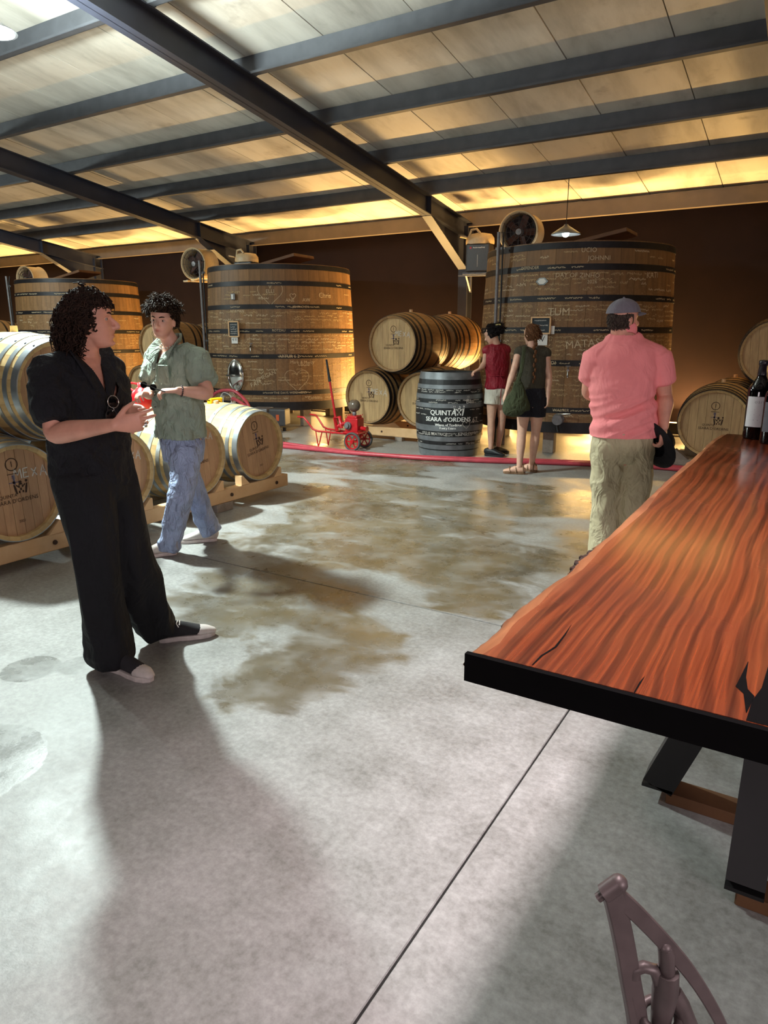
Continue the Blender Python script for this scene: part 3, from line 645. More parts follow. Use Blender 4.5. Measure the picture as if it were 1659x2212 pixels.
def head_marks(t, L, depth, Rh, chalk, logo_scale=1.0, logo=True, q=True, faint=False, year=''):
    z = L / 2 - depth + 0.0025; mp = lambda x, y: Vector((x, y, z)); k = Rh / 0.32 * logo_scale
    if logo:
        mb = MB(); em = MB(); cm = MB(); put_text(mb, 'QUINTA', -0.06 * k, -0.02 * k, 0.036 * k, mp); put_text(mb, "SEARA D'ORDENS", 0, -0.062 * k, 0.042 * k, mp); emblem(em, 0.045 * k, 0.035 * k, 0.1 * k, mp)
        if year: put_text(mb, year, 0.02 * k, -0.22 * k, 0.028 * k, mp)
        if q: stroke(cm, [(0.045 * k * math.cos(a), 0.21 * k + 0.045 * k * math.sin(a)) for a in [2 * math.pi * i / 18 for i in range(19)]], 0.007 * k, mp); put_text(cm, 'I', 0, 0.21 * k, 0.06 * k, mp); stroke(cm, [(-0.045 * k, 0.14 * k), (0.045 * k, 0.14 * k)], 0.005 * k, mp)
        mb.build('estate_brand', M_BURN, t); em.build('crest_brand', M_BURN, t)
        if q: cm.build('cooper_brand', M_BURN, t)
        sb = MB(); stroke(sb, [(0.0, 0.13 * k), (0.004 * k, 0.06 * k)], 0.012 * k, mp); stroke(sb, [(-0.04 * k, 0.075 * k), (0.04 * k, 0.075 * k)], 0.006 * k, mp); put_text(sb, 'M', 0, 0.115 * k, 0.04 * k, mp); sb.build('ink_stamp', M_BLUEINK, t)
    if chalk:
        body, x, y, s_, rot = chalk; mb = MB(); chalk_word(mb, body, x, y, s_ * 0.85, mp, rot, 0.008); mb.build('chalk_mark', M_CHALK, t)

L_A, RM_A, RH_A = 0.98, 0.385, 0.325
hoopsA = [(s_ * z, w) for z, w in ((0.465, 0.05), (0.385, 0.036), (0.29, 0.036), (0.14, 0.04)) for s_ in (1, -1)]
GA = 'barrels racked along the left aisle'
XH = -4.45 - L_A / 2
rowA = [(2.57, 'barrel with MEXA chalk and dark brand, lower left corner under the rack top row', M_HEADP, ('MEXA', 0.13, 0.12, 0.085, -0.04), '2021'),
        (3.37, 'barrel half hidden behind the man in black, on the pine rail', M_HEADP, ('MEXA', 0.13, 0.13, 0.075, 0.0), ''),
        (4.17, 'barrel with MEXA chalk directly behind the man in jeans', M_HEADP, ('MEXA', 0.14, 0.16, 0.07, -0.1), ''),
        (4.97, 'end barrel of the left rack with blue stamp and yellow clamp on top', M_HEADP, None, '2021')]
for i, (y, lab, mh, ch, yr) in enumerate(rowA):
    b = make_barrel('oak_barrel', lab, L_A, RM_A, RH_A, hoopsA, M_OAK, M_GALV, mh); b['group'] = GA
    head_marks(b, L_A, 0.045, RH_A, ch, 0.9, year=yr); bung(b, RM_A, M_PINE)
    b.matrix_world = facing((XH, y, 0.53), (1, 0, 0)) @ Matrix.Rotation(R([1.5, -5, 4, 9][i]), 4, 'Z')
bU = make_barrel('oak_barrel', 'brightly lit upper-tier barrel with galvanised hoops left of the man in black', L_A, RM_A, RH_A, hoopsA, M_OAK, M_GALV, M_HEADP); bU['group'] = GA
bung(bU, RM_A, plain('cream_bung', lin(232, 214, 160), 0.6), 0.045); bU.matrix_world = facing((XH + 0.02, 2.96, 1.192), (1, 0, 0))
def rail(x, y0, y1, lab, z0=0.075, h=0.12, w=0.075, bolts=()):
    t = thing('rack_rail', lab, 'beam', (x, (y0 + y1) / 2, z0)); MB().box((0, 0, h / 2), (w, y1 - y0, h)).build('beam', M_PINE, t, 0.006)
    for yb in bolts: MB().lathe([(0, 0.012), (0.016, 0.01), (0.018, 0)], 10, Matrix.Translation((w / 2, yb - (y0 + y1) / 2, h * 0.5)) @ Matrix.Rotation(R(90), 4, 'Y')).build('bolt', M_BURN, t)
    for yb in [y0 + 0.45 + k * 1.35 for k in range(int((y1 - y0) / 1.35) + 1)]: 
        if yb < y1 - 0.1: MB().box((0, yb - (y0 + y1) / 2, -z0 / 2), (0.1, 0.2, z0)).build('foot_block', M_BLOCK, t, 0.004)
    return t
rail(-4.49, 1.3, 5.36, 'front pine rail carrying the left row of barrels', bolts=(2.78, 3.55, 4.55, 5.18)); rail(-5.37, 1.3, 5.36, 'rear pine rail carrying the left row of barrels')
for i, y in enumerate([2.57, 3.37, 4.17, 4.97]):
    for x in (-4.49, -5.37):
        for s_ in (-1, 1):
            w = thing('wedge_chock', 'pine chock on the %s rail, %s side of the %s barrel of the left rack' % ('front' if x > -5 else 'rear', 'near' if s_ < 0 else 'far', ['nearest', 'second', 'third', 'end'][i]), 'chock', (x, y + s_ * 0.235, 0.196), group='chocks under the left rack barrels')
            MB().prism([(-0.06, 0), (0.05, 0), (0.05, 0.085), (0.03, 0.09)], -0.04, 0.04, Matrix.Rotation(R(90) if s_ > 0 else R(-90), 4, 'Z') @ Matrix.Rotation(R(90), 4, 'X')).build('wedge', M_PINE, w)
t = thing('barrel_clamp', 'yellow plastic clamp on top of the end barrel', 'clamp', (-5.02, 4.97, 0.905)); ycl = plain('yellow_plastic', lin(236, 196, 20), 0.4)
MB().box((0, 0, 0.035), (0.06, 0.16, 0.03)).build('bar', ycl, t, 0.006); 
for s_ in (-1, 1): MB().box((0, s_ * 0.065, 0.01), (0.05, 0.03, 0.06)).build('foot', ycl, t, 0.004)
t = thing('red_jug', 'glossy red rounded jug on a barrel behind the man in green', 'jug', (-5.13, 4.2, 0.895))
MB().lathe_s([(0.0, 0), (0.085, 0.0), (0.1, 0.03), (0.1, 0.12), (0.085, 0.17), (0.05, 0.2), (0.035, 0.215), (0.035, 0.25), (0.0, 0.25)], 24).build('body', M_RED, t)
MB().tube([(-0.09, 0.0, 0.16), (-0.15, -0.02, 0.2), (-0.2, -0.05, 0.24), (-0.1, 0.0, 0.24), (-0.03, 0, 0.23)], 0.01, 8).build('handle', M_RED, t)

# large barrels between the vats
L_B, RM_B, RH_B = 1.1, 0.455, 0.395
hoopsB = [(s_ * z, w) for z, w in ((0.525, 0.05), (0.44, 0.04), (0.33, 0.04), (0.16, 0.045)) for s_ in (1, -1)]
GB = 'large barrels stacked between the vats'
def big(x, y, z, lab, chalk=None, roll=0, m=None, logo=True, mh=None):
    b = make_barrel('puncheon_barrel', lab, L_B, RM_B, RH_B, hoopsB, m or M_OAKD, M_HOOPD, mh or M_HEAD, N=28, boards=8); b['group'] = GB
    head_marks(b, L_B, 0.045, RH_B, chalk, 0.8, logo); bung(b, RM_B, M_PINE, 0.04)
    b.matrix_world = facing((x, y + L_B / 2, z), (0, -1, 0)) @ Matrix.Rotation(R(roll), 4, 'Z') @ Matrix.Scale(0.94 if -12 < x < -9 else 1.0, 4); return b
YB = 8.88; ZL = 0.64; ZU = ZL + 0.785
big(-5.78, YB, ZL, 'lower barrel with MEXA chalk behind the brass ball of the hand pump', ('MEXA', 0.19, 0.08, 0.1, -0.08))
big(-4.86, YB, ZL, 'lower barrel half hidden behind the black standing barrel', ('MEXA', 0.2, 0.06, 0.1, -0.08))
big(-5.32, YB - 0.05, ZU, 'upper barrel with MEXA chalk on the stack beside the broad vat', ('MEXA', 0.16, 0.14, 0.09, -0.1))
big(-5.26, YB + 1.12, ZU, 'amber-lit upper barrel behind another on the stack beside the broad vat', None)
def pallet_rail(x0, x1, y, lab, z0=0.06, h=0.13):
    t = thing('rack_rail', lab, 'beam', ((x0 + x1) / 2, y, z0)); MB().box((0, 0, h / 2), (x1 - x0, 0.08, h)).build('beam', M_PINE, t, 0.005)
    for k in range(3): MB().box((-(x1 - x0) / 2 + 0.1 + k * ((x1 - x0) - 0.2) / 2, 0, -z0 / 2), (0.12, 0.1, z0)).build('foot_block', M_BLOCK, t)
    for xb in (-0.3, 0.35): MB().lathe([(0, 0.01), (0.014, 0.008), (0.016, 0)], 8, Matrix.Translation((xb, -0.04, h / 2)) @ Matrix.Rotation(R(90), 4, 'X')).build('knot', M_BURN, t)
pallet_rail(-6.25, -4.3, YB + 0.12, 'pine rail under the barrels behind the hand pump'); pallet_rail(-6.25, -4.3, YB + 0.92, 'rear pine rail under the barrels behind the hand pump')
# group behind the two young men
big(-10.9, YB, ZL - .025, 'lower dim barrel behind the hands of the man in green', None); big(-10.06, YB - 0.35, ZL - .025, 'lower dim barrel hidden behind the man in green', None)
big(-10.47, YB - 0.02, ZU - .055, 'upper barrel behind the head of the man in green', None); big(-10.45, YB + 1.12, ZU - .055, 'upper rear barrel right of the man in green', None)
big(-16.9, YB - 0.2, ZL, 'outer lower barrel at far left beyond the upper rack barrel', None); big(-15.99, YB - 0.32, ZL, 'inner lower barrel at far left beyond the upper rack barrel', None); big(-16.44, YB - 0.1, ZU + 0.01, 'brown upper barrel at far left edge over the bright barrels', None)
pallet_rail(-11.3, -9.2, YB + 0.12, 'pine rail under the barrels behind the young men'); pallet_rail(-17.3, -15.55, YB + 0.12, 'pine rail under the barrels at far left')
# group at the right behind the bottles
hp = 'Q'
def bigR(x, y, z, lab, roll=0, logo=True):
    b = big(x, y, z, lab, None, roll, M_OAK, logo); b['group'] = 'large barrels behind the table'; return b
bigR(-1.0, 9.0, 0.535, 'pale barrel with faint brand behind the far end of the table'); bigR(-0.98, 10.15, 0.535, 'pale barrel in the second row behind the branded one', logo=False)
bigR(-0.02, 10.15, 0.535, 'lower barrel in the second row hidden behind the wine bottles', logo=False); bigR(-0.52, 10.12, 1.33, 'upper barrel at the right edge above the wine bottles', 4, False)
for i, (x, y) in enumerate([(-1.0, 9.15), (-1.0, 9.9), (-0.5, 10.3), (-0.5, 11.05)]):
    t = thing('timber_bearer', ['front grey timber bearer under the pale branded barrel', 'rear grey timber bearer under the pale branded barrel', 'front timber bearer under the second row behind the bottles', 'rear timber bearer under the second row behind the bottles'][i], 'beam', (x, y, 0), group='timber bearers behind the table')
    w_ = 0.95 if i < 2 else 1.9; MB().box((0, 0, 0.035), (w_, 0.12, 0.07)).build('beam', M_BLOCK, t, 0.004)
    for s_ in (-1, 1): MB().prism([(-0.09, 0), (0.07, 0), (0.07, 0.12)], -0.05, 0.05, Matrix.Translation((s_ * (w_ / 2 - 0.14) , 0, 0.07)) @ Matrix.Rotation(R(180) if s_ < 0 else 0, 4, 'Z') @ Matrix.Rotation(R(90), 4, 'X')).build('chock', M_BLOCK, t)

# black standing barrel
HB = 1.09
bb = make_barrel('display_barrel', 'black painted standing barrel with white estate lettering and chalk names', HB, 0.45, 0.385, [(0.5, 0.09), (0.365, 0.05), (0.24, 0.055), (0.13, 0.055) , (-0.16, 0.075), (-0.3, 0.06), (-0.41, 0.06), (-0.5, 0.09)], M_BLKSTAVE, M_GALVG, M_BLKSTAVE, N=28, boards=8)
bb.matrix_world = Matrix.Translation((-4.16, 8.40, HB / 2)) @ Matrix.Rotation(YAW - R(4), 4, 'Z')
bb['category'] = 'barrel'
def bmap(off=0.0035):
    def f(s_, z): r = 0.385 + 0.065 * (1 - (2 * z / HB) ** 2) + off; a = -math.pi / 2 + s_ / r; return Vector((r * math.cos(a), r * math.sin(a), z))
    return f
mb = MB(); mp = bmap(); 
for dx in (0, 0.004): put_text(mb, 'QUINTA', -0.1 + dx, 0.04, 0.09, mp); put_text(mb, "SEARA d'ORDENS", -0.03 + dx, -0.045, 0.08, mp); put_text(mb, 'Wines of Tradition', -0.02 + dx, -0.115, 0.046, mp); put_text(mb, 'Family Estate', -0.03 + dx, -0.155, 0.04, mp)
emblem(mb, 0.115, 0.07, 0.13, mp); mb.build('estate_lettering', M_PRINTW, bb)
mb = MB(); rng = random.Random(4)
for z in (0.2, 0.17, 0.3, 0.325, 0.08, -0.225, -0.25, -0.36, 0.01, -0.08):
    s_ = -0.6
    while s_ < 0.62:
        w = rng.uniform(0.05, 0.14)
        if rng.random() < 0.6 and not (-0.16 < z < 0.12 and -0.3 < s_ < 0.24): stroke(mb, scribble(rng, s_, z, w, 0.02), 0.0035, mp)
        s_ += w + 0.03
for b_, s_, z, sz in (('Bea', 0.27, 0.185, 0.085), ('STO IS BEATRICE', -0.22, -0.235, 0.05), ('KING FAMILY', 0.27, -0.23, 0.055), ('Martina', 0.3, -0.36, 0.05), ('2026', 0.24, 0.24, 0.035), ('67', 0.36, -0.06, 0.1)): put_text(mb, b_, s_, z, sz, mp)
stroke(mb, heart(0.22, -0.11, 0.11), 0.005, mp); mb.build('chalk_writing', M_CHALK, bb)

# ---------------------------------------------------------------- hand pump cart
t = thing('hand_pump_cart', 'red antique hand pump on a two-wheeled cart with grey ball', 'pump', (-5.36, 8.0, 0), R(4))
for s_ in (-1, 1):
    w = MB(); Mx = Matrix.Translation((0.0, s_ * 0.17, 0.13)) @ Matrix.Rotation(R(90), 4, 'X')
    w.lathe_s([(0.105, -0.022), (0.122, -0.022), (0.13, -0.01), (0.13, 0.01), (0.122, 0.022), (0.105, 0.022), (0.105, -0.022)], 28, Mx); wo = w.build('tyre', M_RUBBER, t)
    r_ = MB(); r_.lathe([(0.106, -0.014), (0.106, 0.014), (0.088, 0.014), (0.088, -0.014), (0.106, -0.014)], 24, Mx); r_.lathe([(0.0, -0.025), (0.026, -0.025), (0.026, 0.025), (0, 0.025)], 12, Mx)
    for k in range(6):
        a = math.pi * k / 3; r_.bar(Mx @ Vector((0.02 * math.cos(a), 0.02 * math.sin(a), 0)), Mx @ Vector((0.095 * math.cos(a), 0.095 * math.sin(a), 0)), 0.016, 0.01, (0, 1, 0))
    r_.build('wheel', M_RED, wo)
MB().tube([(0, -0.17, 0.13), (0, 0.17, 0.13)], 0.011, 8).build('axle', M_RED, t)
fr = MB()
for s_ in (-1, 1): fr.tube([(0.06, s_ * 0.09, 0.215), (-0.3, s_ * 0.1, 0.225), (-0.58, s_ * 0.13, 0.235), (-0.66, s_ * 0.14, 0.26), (-0.74, s_ * 0.15, 0.36), (-0.8, s_ * 0.155, 0.42), (-0.9, s_ * 0.16, 0.425)], 0.014, 8)
fr.bar((0.05, 0, 0.215), (0.0, 0, 0.13), 0.03, 0.03); fr.bar((-0.02, -0.12, 0.22), (-0.02, 0.12, 0.22), 0.03, 0.02); fr.bar((-0.35, -0.12, 0.222), (-0.35, 0.12, 0.222), 0.03, 0.02); fr.build('frame', M_RED, t)
for s_ in (-1, 1): MB().tube([(-0.62, s_ * 0.13, 0.245), (-0.58, s_ * 0.13, 0.0)], 0.008, 6).tube([(-0.52, s_ * 0.12, 0.23), (-0.58, s_ * 0.13, 0.0)], 0.008, 6).build('leg', M_RED, t)
bd = MB(); bd.box((-0.06, 0, 0.34), (0.2, 0.19, 0.2)).box((-0.06, 0, 0.45), (0.16, 0.16, 0.04)).box((-0.06, 0, 0.235), (0.26, 0.24, 0.03)); bo = bd.build('pump_body', M_RED, t, 0.018, 2)
fl = MB(); fl.lathe([(0, 0.05), (0.03, 0.05), (0.035, 0.02), (0.05, 0.02), (0.05, -0.02)], 14, Matrix.Translation((-0.1, -0.11, 0.34)) @ Matrix.Rotation(R(90), 4, 'X')); fl.build('inlet', M_GREYM, bo)
for k in range(8): MB().lathe([(0, 0.012), (0.009, 0.012), (0.009, 0)], 6, Matrix.Translation((-0.06 + 0.085 * (-1 if k % 2 else 1), -0.075 + 0.05 * (k // 2), 0.47))).build('bolt', M_RED, bo)
MB().tube([(-0.16, 0, 0.36), (-0.26, 0, 0.34), (-0.33, 0, 0.3)], [0.03, 0.026, 0.024], 10).build('piston_rod', M_RED, t)
MB().tube([(0.04, 0, 0.3), (0.12, 0, 0.29), (0.14, 0, 0.29)], [0.03, 0.03, 0.045], 10).build('outlet', M_RED, t)
MB().tube([(-0.34, 0, 0.24), (-0.38, 0, 0.42), (-0.3, 0, 0.44), (-0.27, 0, 0.28)], 0.028, 8).build('lever_pivot', M_RED, t)
MB().tube([(-0.35, 0, 0.3), (-0.4, 0, 0.62), (-0.45, 0, 0.92)], [0.02, 0.016, 0.014], 8).build('lever', M_RED, t)
MB().tube([(-0.45, 0, 0.92), (-0.465, 0, 1.0), (-0.5, 0, 1.22)], [0.022, 0.018, 0.013], 8).build('lever_grip', M_BLACK, t)
MB().lathe([(0.022, 0.46), (0.03, 0.5), (0.022, 0.53)], 12, Matrix.Translation((-0.06, 0, 0))).build('ball_neck', M_GREYM, t)
MB().sphere((-0.06, 0, 0.605), 0.085, 24, 16).build('air_ball', plain('brown_grey_enamel', lin(96, 84, 72), 0.22), t)

# electric pump and gear by the middle vat
t = thing('electric_pump', 'grey electric transfer pump under the vat with the manway', 'pump', (-7.75, 8.72, 0), R(20))
MB().box((0, 0, 0.22), (0.3, 0.34, 0.34)).build('case', M_GREYM, t, 0.02, 2); MB().box((0.28, 0.05, 0.24), (0.3, 0.26, 0.28)).build('motor', plain('dark_grey_case', lin(62, 60, 62), 0.5), t, 0.03, 2)
MB().lathe([(0, 0.03), (0.05, 0.03), (0.06, 0)], 16, Matrix.Translation((-0.02, -0.17, 0.25)) @ Matrix.Rotation(R(90), 4, 'X')).build('gauge', M_CHROME, t)
MB().box((0.3, -0.085, 0.24), (0.05, 0.01, 0.1)).build('label_plate', plain('orange_plate', lin(190, 84, 40), 0.6), t)
for sx in (-0.1, 0.34):
    for sy in (-0.13, 0.13): MB().lathe([(0.035, 0), (0.035, 0.06), (0, 0.06)], 10, Matrix.Translation((sx, sy, 0))).build('foot', M_RUBBER, t)
def hose(pts, lab, r=0.027):
    P = [Vector(p) for p in pts]; out = []
    for i in range(len(P) - 1):
        a, b, c, d = P[max(0, i - 1)], P[i], P[i + 1], P[min(len(P) - 1, i + 2)]
        for q in range(8):
            u = q / 8; out.append(0.5 * ((2 * b) + (c - a) * u + (2 * a - 5 * b + 4 * c - d) * u * u + (3 * b - a - 3 * c + d) * u ** 3))
    out.append(P[-1]); return tag(MB().tube(out, r, 12).build('wine_hose', M_HOSE), lab, 'hose')
hose([(-8.3, 8.62, 0.5), (-8.0, 8.35, 0.55), (-7.5, 8.1, 0.45), (-7.25, 7.95, 0.22), (-7.05, 7.8, 0.04), (-6.43, 7.72, 0.028), (-5.4, 7.62, 0.028), (-4.31, 7.68, 0.028), (-3.4, 7.95, 0.028), (-2.65, 8.26, 0.028), (-1.9, 8.5, 0.028), (-1.2, 8.62, 0.028), (0.6, 8.3, 0.028)], 'red wine hose snaking across the floor in front of the vats')
hose([(-9.0, 8.75, 0.42), (-8.6, 8.6, 0.62), (-8.15, 8.5, 0.66), (-7.85, 8.45, 0.52), (-7.75, 8.45, 0.35)], 'red hose looping up beside the vat with the manway')
hose([(-7.3, 7.45, 0.028), (-6.2, 7.52, 0.028), (-5.0, 7.58, 0.028), (-4.0, 7.84, 0.028), (-3.2, 8.16, 0.028), (-2.6, 8.4, 0.028), (-1.8, 8.63, 0.028), (-1.1, 8.73, 0.028), (0.6, 8.45, 0.028)], 'second red hose lying beside the first on the floor')
t = thing('cable_coil', 'coil of white cable hanging on a grey bracket by the looped hose', 'cable', (-8.42, 8.62, 0.35)); wc = plain('white_cable', lin(206, 206, 202), 0.5)
for k in range(4): MB().tube([(0.13 * math.cos(2 * math.pi * q / 20), 0.03 * k - 0.04 + 0.02 * math.sin(q), 0.14 + (0.13 + 0.01 * k) * math.sin(2 * math.pi * q / 20)) for q in range(21)], 0.009, 6, False).build('loop', wc, t)
MB().box((0, 0, -0.16), (0.04, 0.04, 0.38)).box((0, 0, 0.27), (0.14, 0.05, 0.1)).build('bracket', M_GREYM, t, 0.006)
MB().box((0, 0, -0.345), (0.3, 0.3, 0.01)).build('base', M_GREYM, t)

# ---------------------------------------------------------------- fans and humidifiers on wall brackets
M_BEIGE = plain('beige_plastic', lin(206, 184, 146), 0.45, 0, 0.08); M_GRILL = plain('dark_grille', lin(46, 36, 36), 0.6)
def drum_fan(x, y, z, lab):
    t = thing('drum_fan', lab, 'fan', M=facing((x, y, z), (0.12, -1, -0.05)))
    MB().lathe_s([(0.29, 0.2), (0.305, 0.19), (0.29, 0.17), (0.285, -0.2), (0.3, -0.22), (0.29, -0.24), (0.27, -0.24), (0.27, 0.19), (0.29, 0.2)], 36).build('drum', M_BEIGE, t)
    g = MB()
    for r_ in (0.07, 0.13, 0.19, 0.25): g.tube([(r_ * math.cos(2 * math.pi * k / 28), r_ * math.sin(2 * math.pi * k / 28), 0.18) for k in range(29)], 0.004, 5, False)
    for k in range(12): g.tube([(0.05 * math.cos(k * math.pi / 6), 0.05 * math.sin(k * math.pi / 6), 0.18), (0.285 * math.cos(k * math.pi / 6), 0.285 * math.sin(k * math.pi / 6), 0.18)], 0.004, 5, False)
    g.build('grille', M_GRILL, t); MB().lathe([(0.27, -0.1), (0, -0.1)], 28).build('back_plate', M_GRILL, t)
    hb = MB().lathe([(0, 0.19), (0.045, 0.185), (0.05, 0.1), (0.05, 0.0)], 16).build('hub', M_GREYM, t)
    for k in range(5):
        a = 2 * math.pi * k / 5; MB().box((0.15 * math.cos(a), 0.15 * math.sin(a), 0.05), (0.2, 0.1, 0.006), Matrix.Rotation(a, 3, 'Z') @ Matrix.Rotation(0.5, 3, 'X')).build('blade', plain('blade_brown', lin(84, 54, 46), 0.6), hb)
    for s_ in (-1, 1): MB().bar((s_ * 0.18, -0.31, -0.85), (s_ * 0.18, -0.31, 0.2), 0.04, 0.03, (0, 1, 0)).build('bracket_arm', M_BEIGE, t)
    MB().bar((-0.34, -0.31, 0.1), (0.34, -0.31, 0.1), 0.04, 0.03, (0, 1, 0)).build('bracket_bar', M_BEIGE, t)
drum_fan(-4.17, 10.75, 3.06, 'large beige drum fan with dark blades above the broad vat'); drum_fan(-10.75, 10.45, 2.9, 'beige drum fan on a bracket above the man in green'); drum_fan(-16.6, 10.6, 2.85, 'beige drum fan at the far left edge')
def humidifier(x, y, z, lab):
    t = thing('humidifier', lab, 'humidifier', (x, y, z), R(12))
    MB().prism([(-0.2, -0.17), (0.2, -0.17), (0.2, 0.17), (-0.2, 0.17)], 0.0, 0.45).build('tank', plain('smoked_tank', lin(58, 54, 54), 0.35), t, 0.025, 2)
    MB().lathe_s([(0.235, 0.44), (0.24, 0.48), (0.235, 0.54), (0.19, 0.6), (0.08, 0.62), (0, 0.62)], 24, Matrix.Scale(0.86, 4, (0, 1, 0))).build('lid', M_BEIGE, t)
    MB().tube([(-0.17, -0.1, 0.55), (-0.12, -0.14, 0.66), (-0.03, -0.16, 0.67), (0.03, -0.16, 0.6)], 0.02, 8).build('nozzle', M_BEIGE, t)
    MB().bar((-0.2, -0.13, 0.54), (-0.3, -0.17, 0.56), 0.08, 0.02).build('spout', M_BEIGE, t)
    MB().lathe([(0, 0.004), (0.02, 0.003), (0.02, 0)], 12, Matrix.Translation((-0.12, -0.17, 0.38)) @ Matrix.Rotation(R(90), 4, 'X')).build('red_dot', M_RED, t)
    mb = MB(); rng = random.Random(2); stroke(mb, scribble(rng, -0.08, 0.38, 0.2, 0.025), 0.008, lambda a, b: Vector((a, -0.174, b))); stroke(mb, [(0, 0.08), (0, 0.27)], 0.006, lambda a, b: Vector((a, -0.174, b))); mb.build('lettering', M_PRINTW, t)
    MB().box((0, 0.05, -0.02), (0.5, 0.42, 0.03)).build('shelf', M_GREYM, t)
    MB().bar((-0.2, 0.24, -0.3), (-0.2, 0.24, 0.1), 0.03, 0.03).bar((-0.2, -0.12, -0.03), (-0.2, 0.24, -0.28), 0.025, 0.025).bar((0.2, -0.12, -0.03), (0.2, 0.24, -0.28), 0.025, 0.025).bar((-0.32, -0.16, -0.05), (0.32, -0.16, -0.05), 0.02, 0.02).build('bracket', M_GREYM, t)
humidifier(-5.1, 11.3, 2.56, 'beige-lidded humidifier on a wall bracket left of the broad vat'); humidifier(-10.0, 11.0, 2.5, 'beige-lidded humidifier beside the vat with the manway')
t = thing('pendant_lamp', 'small enamel pendant lamp glowing white over the broad vat', 'lamp', M=Matrix.Translation((-3.35, 10.35, 2.93)))
MB().lathe_s([(0.025, 0.14), (0.04, 0.12), (0.09, 0.09), (0.2, 0.02), (0.21, 0.0), (0.2, 0.005), (0.08, 0.075), (0.0, 0.1)], 28).build('shade', M_GALV, t)
MB().sphere((0, 0, 0.02), 0.05, 14, 9).build('bulb', emit('pendant_bulb', (0.9, 1.0, 0.96), 30.0), t); MB().tube([(0, 0, 0.14), (0, 0, roof_z(10.35) - 2.93)], 0.006, 6).build('cord', M_BLACK, t)
point_light('pendant_glow', (-3.35, 10.35, 2.9), 6, (0.9, 1, 0.96), 0.05)
# ---------------------------------------------------------------- slab table
TZ = 1.0; TT = 0.05
edge = [cw(*at_z(px, py, TZ)) for px, py in ((1010, 1405), (1040, 1380), (1084, 1346), (1090, 1332), (1130, 1298), (1180, 1262), (1232, 1226), (1252, 1200), (1290, 1172), (1330, 1136), (1372, 1098), (1410, 1062), (1450, 1024), (1485, 994), (1515, 970), (1535, 950), (1556, 936))]
edge = [(p.x, p.y) for p in edge]; xr = edge[0][0] + 0.98; yf = edge[0][1]; yb = edge[-1][1]
def slab_mat():
    t = NT('striped_hardwood'); v = t.coord('World', (1, 0.022, 1)); wob = t.noise(t.coord('World', (1.2, 0.7, 1)), 1.6, 3)
    ax = t.n('ShaderNodeVectorMath', operation='ADD'); t.l(v, ax.inputs[0])
    cb = t.n('ShaderNodeCombineXYZ'); t.l(t.math('MULTIPLY', wob, 0.10), cb.inputs[0]); t.l(cb.outputs[0], ax.inputs[1])
    wv = t.n('ShaderNodeTexWave'); wv.wave_type = 'BANDS'; wv.bands_direction = 'X'; wv.inputs['Scale'].default_value = 8.5; wv.inputs['Distortion'].default_value = 1.6; wv.inputs['Detail'].default_value = 2.0; wv.inputs['Detail Scale'].default_value = 1.2; t.l(ax.outputs[0], wv.inputs['Vector'])
    st = t.math('ADD', t.math('MULTIPLY', wv.outputs['Fac'], 0.32), t.math('MULTIPLY', t.noise(ax.outputs[0], 20, 3, 0.55), 0.72)); fine = t.noise(t.coord('World', (1, 0.012, 1)), 150, 3, 0.6); pat = t.noise(t.coord('World'), 2.2, 3)
    c = t.ramp(st, [(0.34, lin(56, 19, 13)), (0.46, lin(78, 29, 18)), (0.58, lin(122, 55, 30)), (0.72, lin(100, 41, 23))])
    c = t.mix(0.28, c, t.ramp(fine, [(0.35, lin(66, 24, 15)), (0.65, lin(150, 78, 44))])); c = t.mix(t.maprange(pat, 0.5, 0.75, 0, 0.35), c, lin(78, 28, 20))
    sxx = t.n('ShaderNodeSeparateXYZ'); t.l(t.coord('World'), sxx.inputs[0]); sap = t.maprange(t.math('ADD', sxx.outputs[0], t.math('MULTIPLY', t.noise(t.coord('World', (1, 1, 1)), 5, 3), 0.09)), -0.36, -0.44, 0, 0.7)
    c = t.mix(sap, c, lin(150, 92, 62))
    t.base(c).set(t.maprange(pat, 0.3, 0.7, 0.16, 0.3)); t.b.inputs['Coat Weight'].default_value = 0.6; t.b.inputs['Coat Roughness'].default_value = 0.12; t.bump(fine, 0.04, 0.002); return t.m
M_SLAB = slab_mat(); M_SAP = wood('sapwood_edge', lin(110, 62, 38), lin(168, 112, 74), (20, 3, 20), 0.4, 0.1, 'Object', 0.6, 0.6)
tb = thing('slab_table', 'long live-edge red hardwood table with black end cap in the foreground', 'table', (0, 0, 0))
inner = [(x + 0.03 + 0.008 * math.sin(i * 2.1), y) for i, (x, y) in enumerate(edge)]
mb = MB(); poly = inner + [(xr, yb), (xr, yf)]
mb.prism(poly[::-1], TZ - TT, TZ); mb.build('top', M_SLAB, tb)
mb = MB(); n = len(edge); dense_ = []
for i in range(n - 1):
    for q in range(6):
        u = q / 6; e = (edge[i][0] * (1 - u) + edge[i + 1][0] * u, edge[i][1] * (1 - u) + edge[i + 1][1] * u); k = inner[i][0] * (1 - u) + inner[i + 1][0] * u
        j = 0.006 * noise.noise(Vector((e[1] * 14, 3.1, 0))); dense_.append((e[0] + j, e[1], k + 0.003))
rows = [[(k, y, TZ) for x, y, k in dense_], [((x + k) / 2, y, TZ - 0.001) for x, y, k in dense_], [(x, y, TZ - 0.012 - 0.008 * abs(noise.noise(Vector((y * 22, 0, 5))))) for x, y, k in dense_],
        [(x - 0.012 + 0.012 * noise.noise(Vector((y * 30, 7, 5))), y, TZ - 0.03) for x, y, k in dense_], [(x + 0.008, y, TZ - TT) for x, y, k in dense_], [(k, y, TZ - TT) for x, y, k in dense_]]
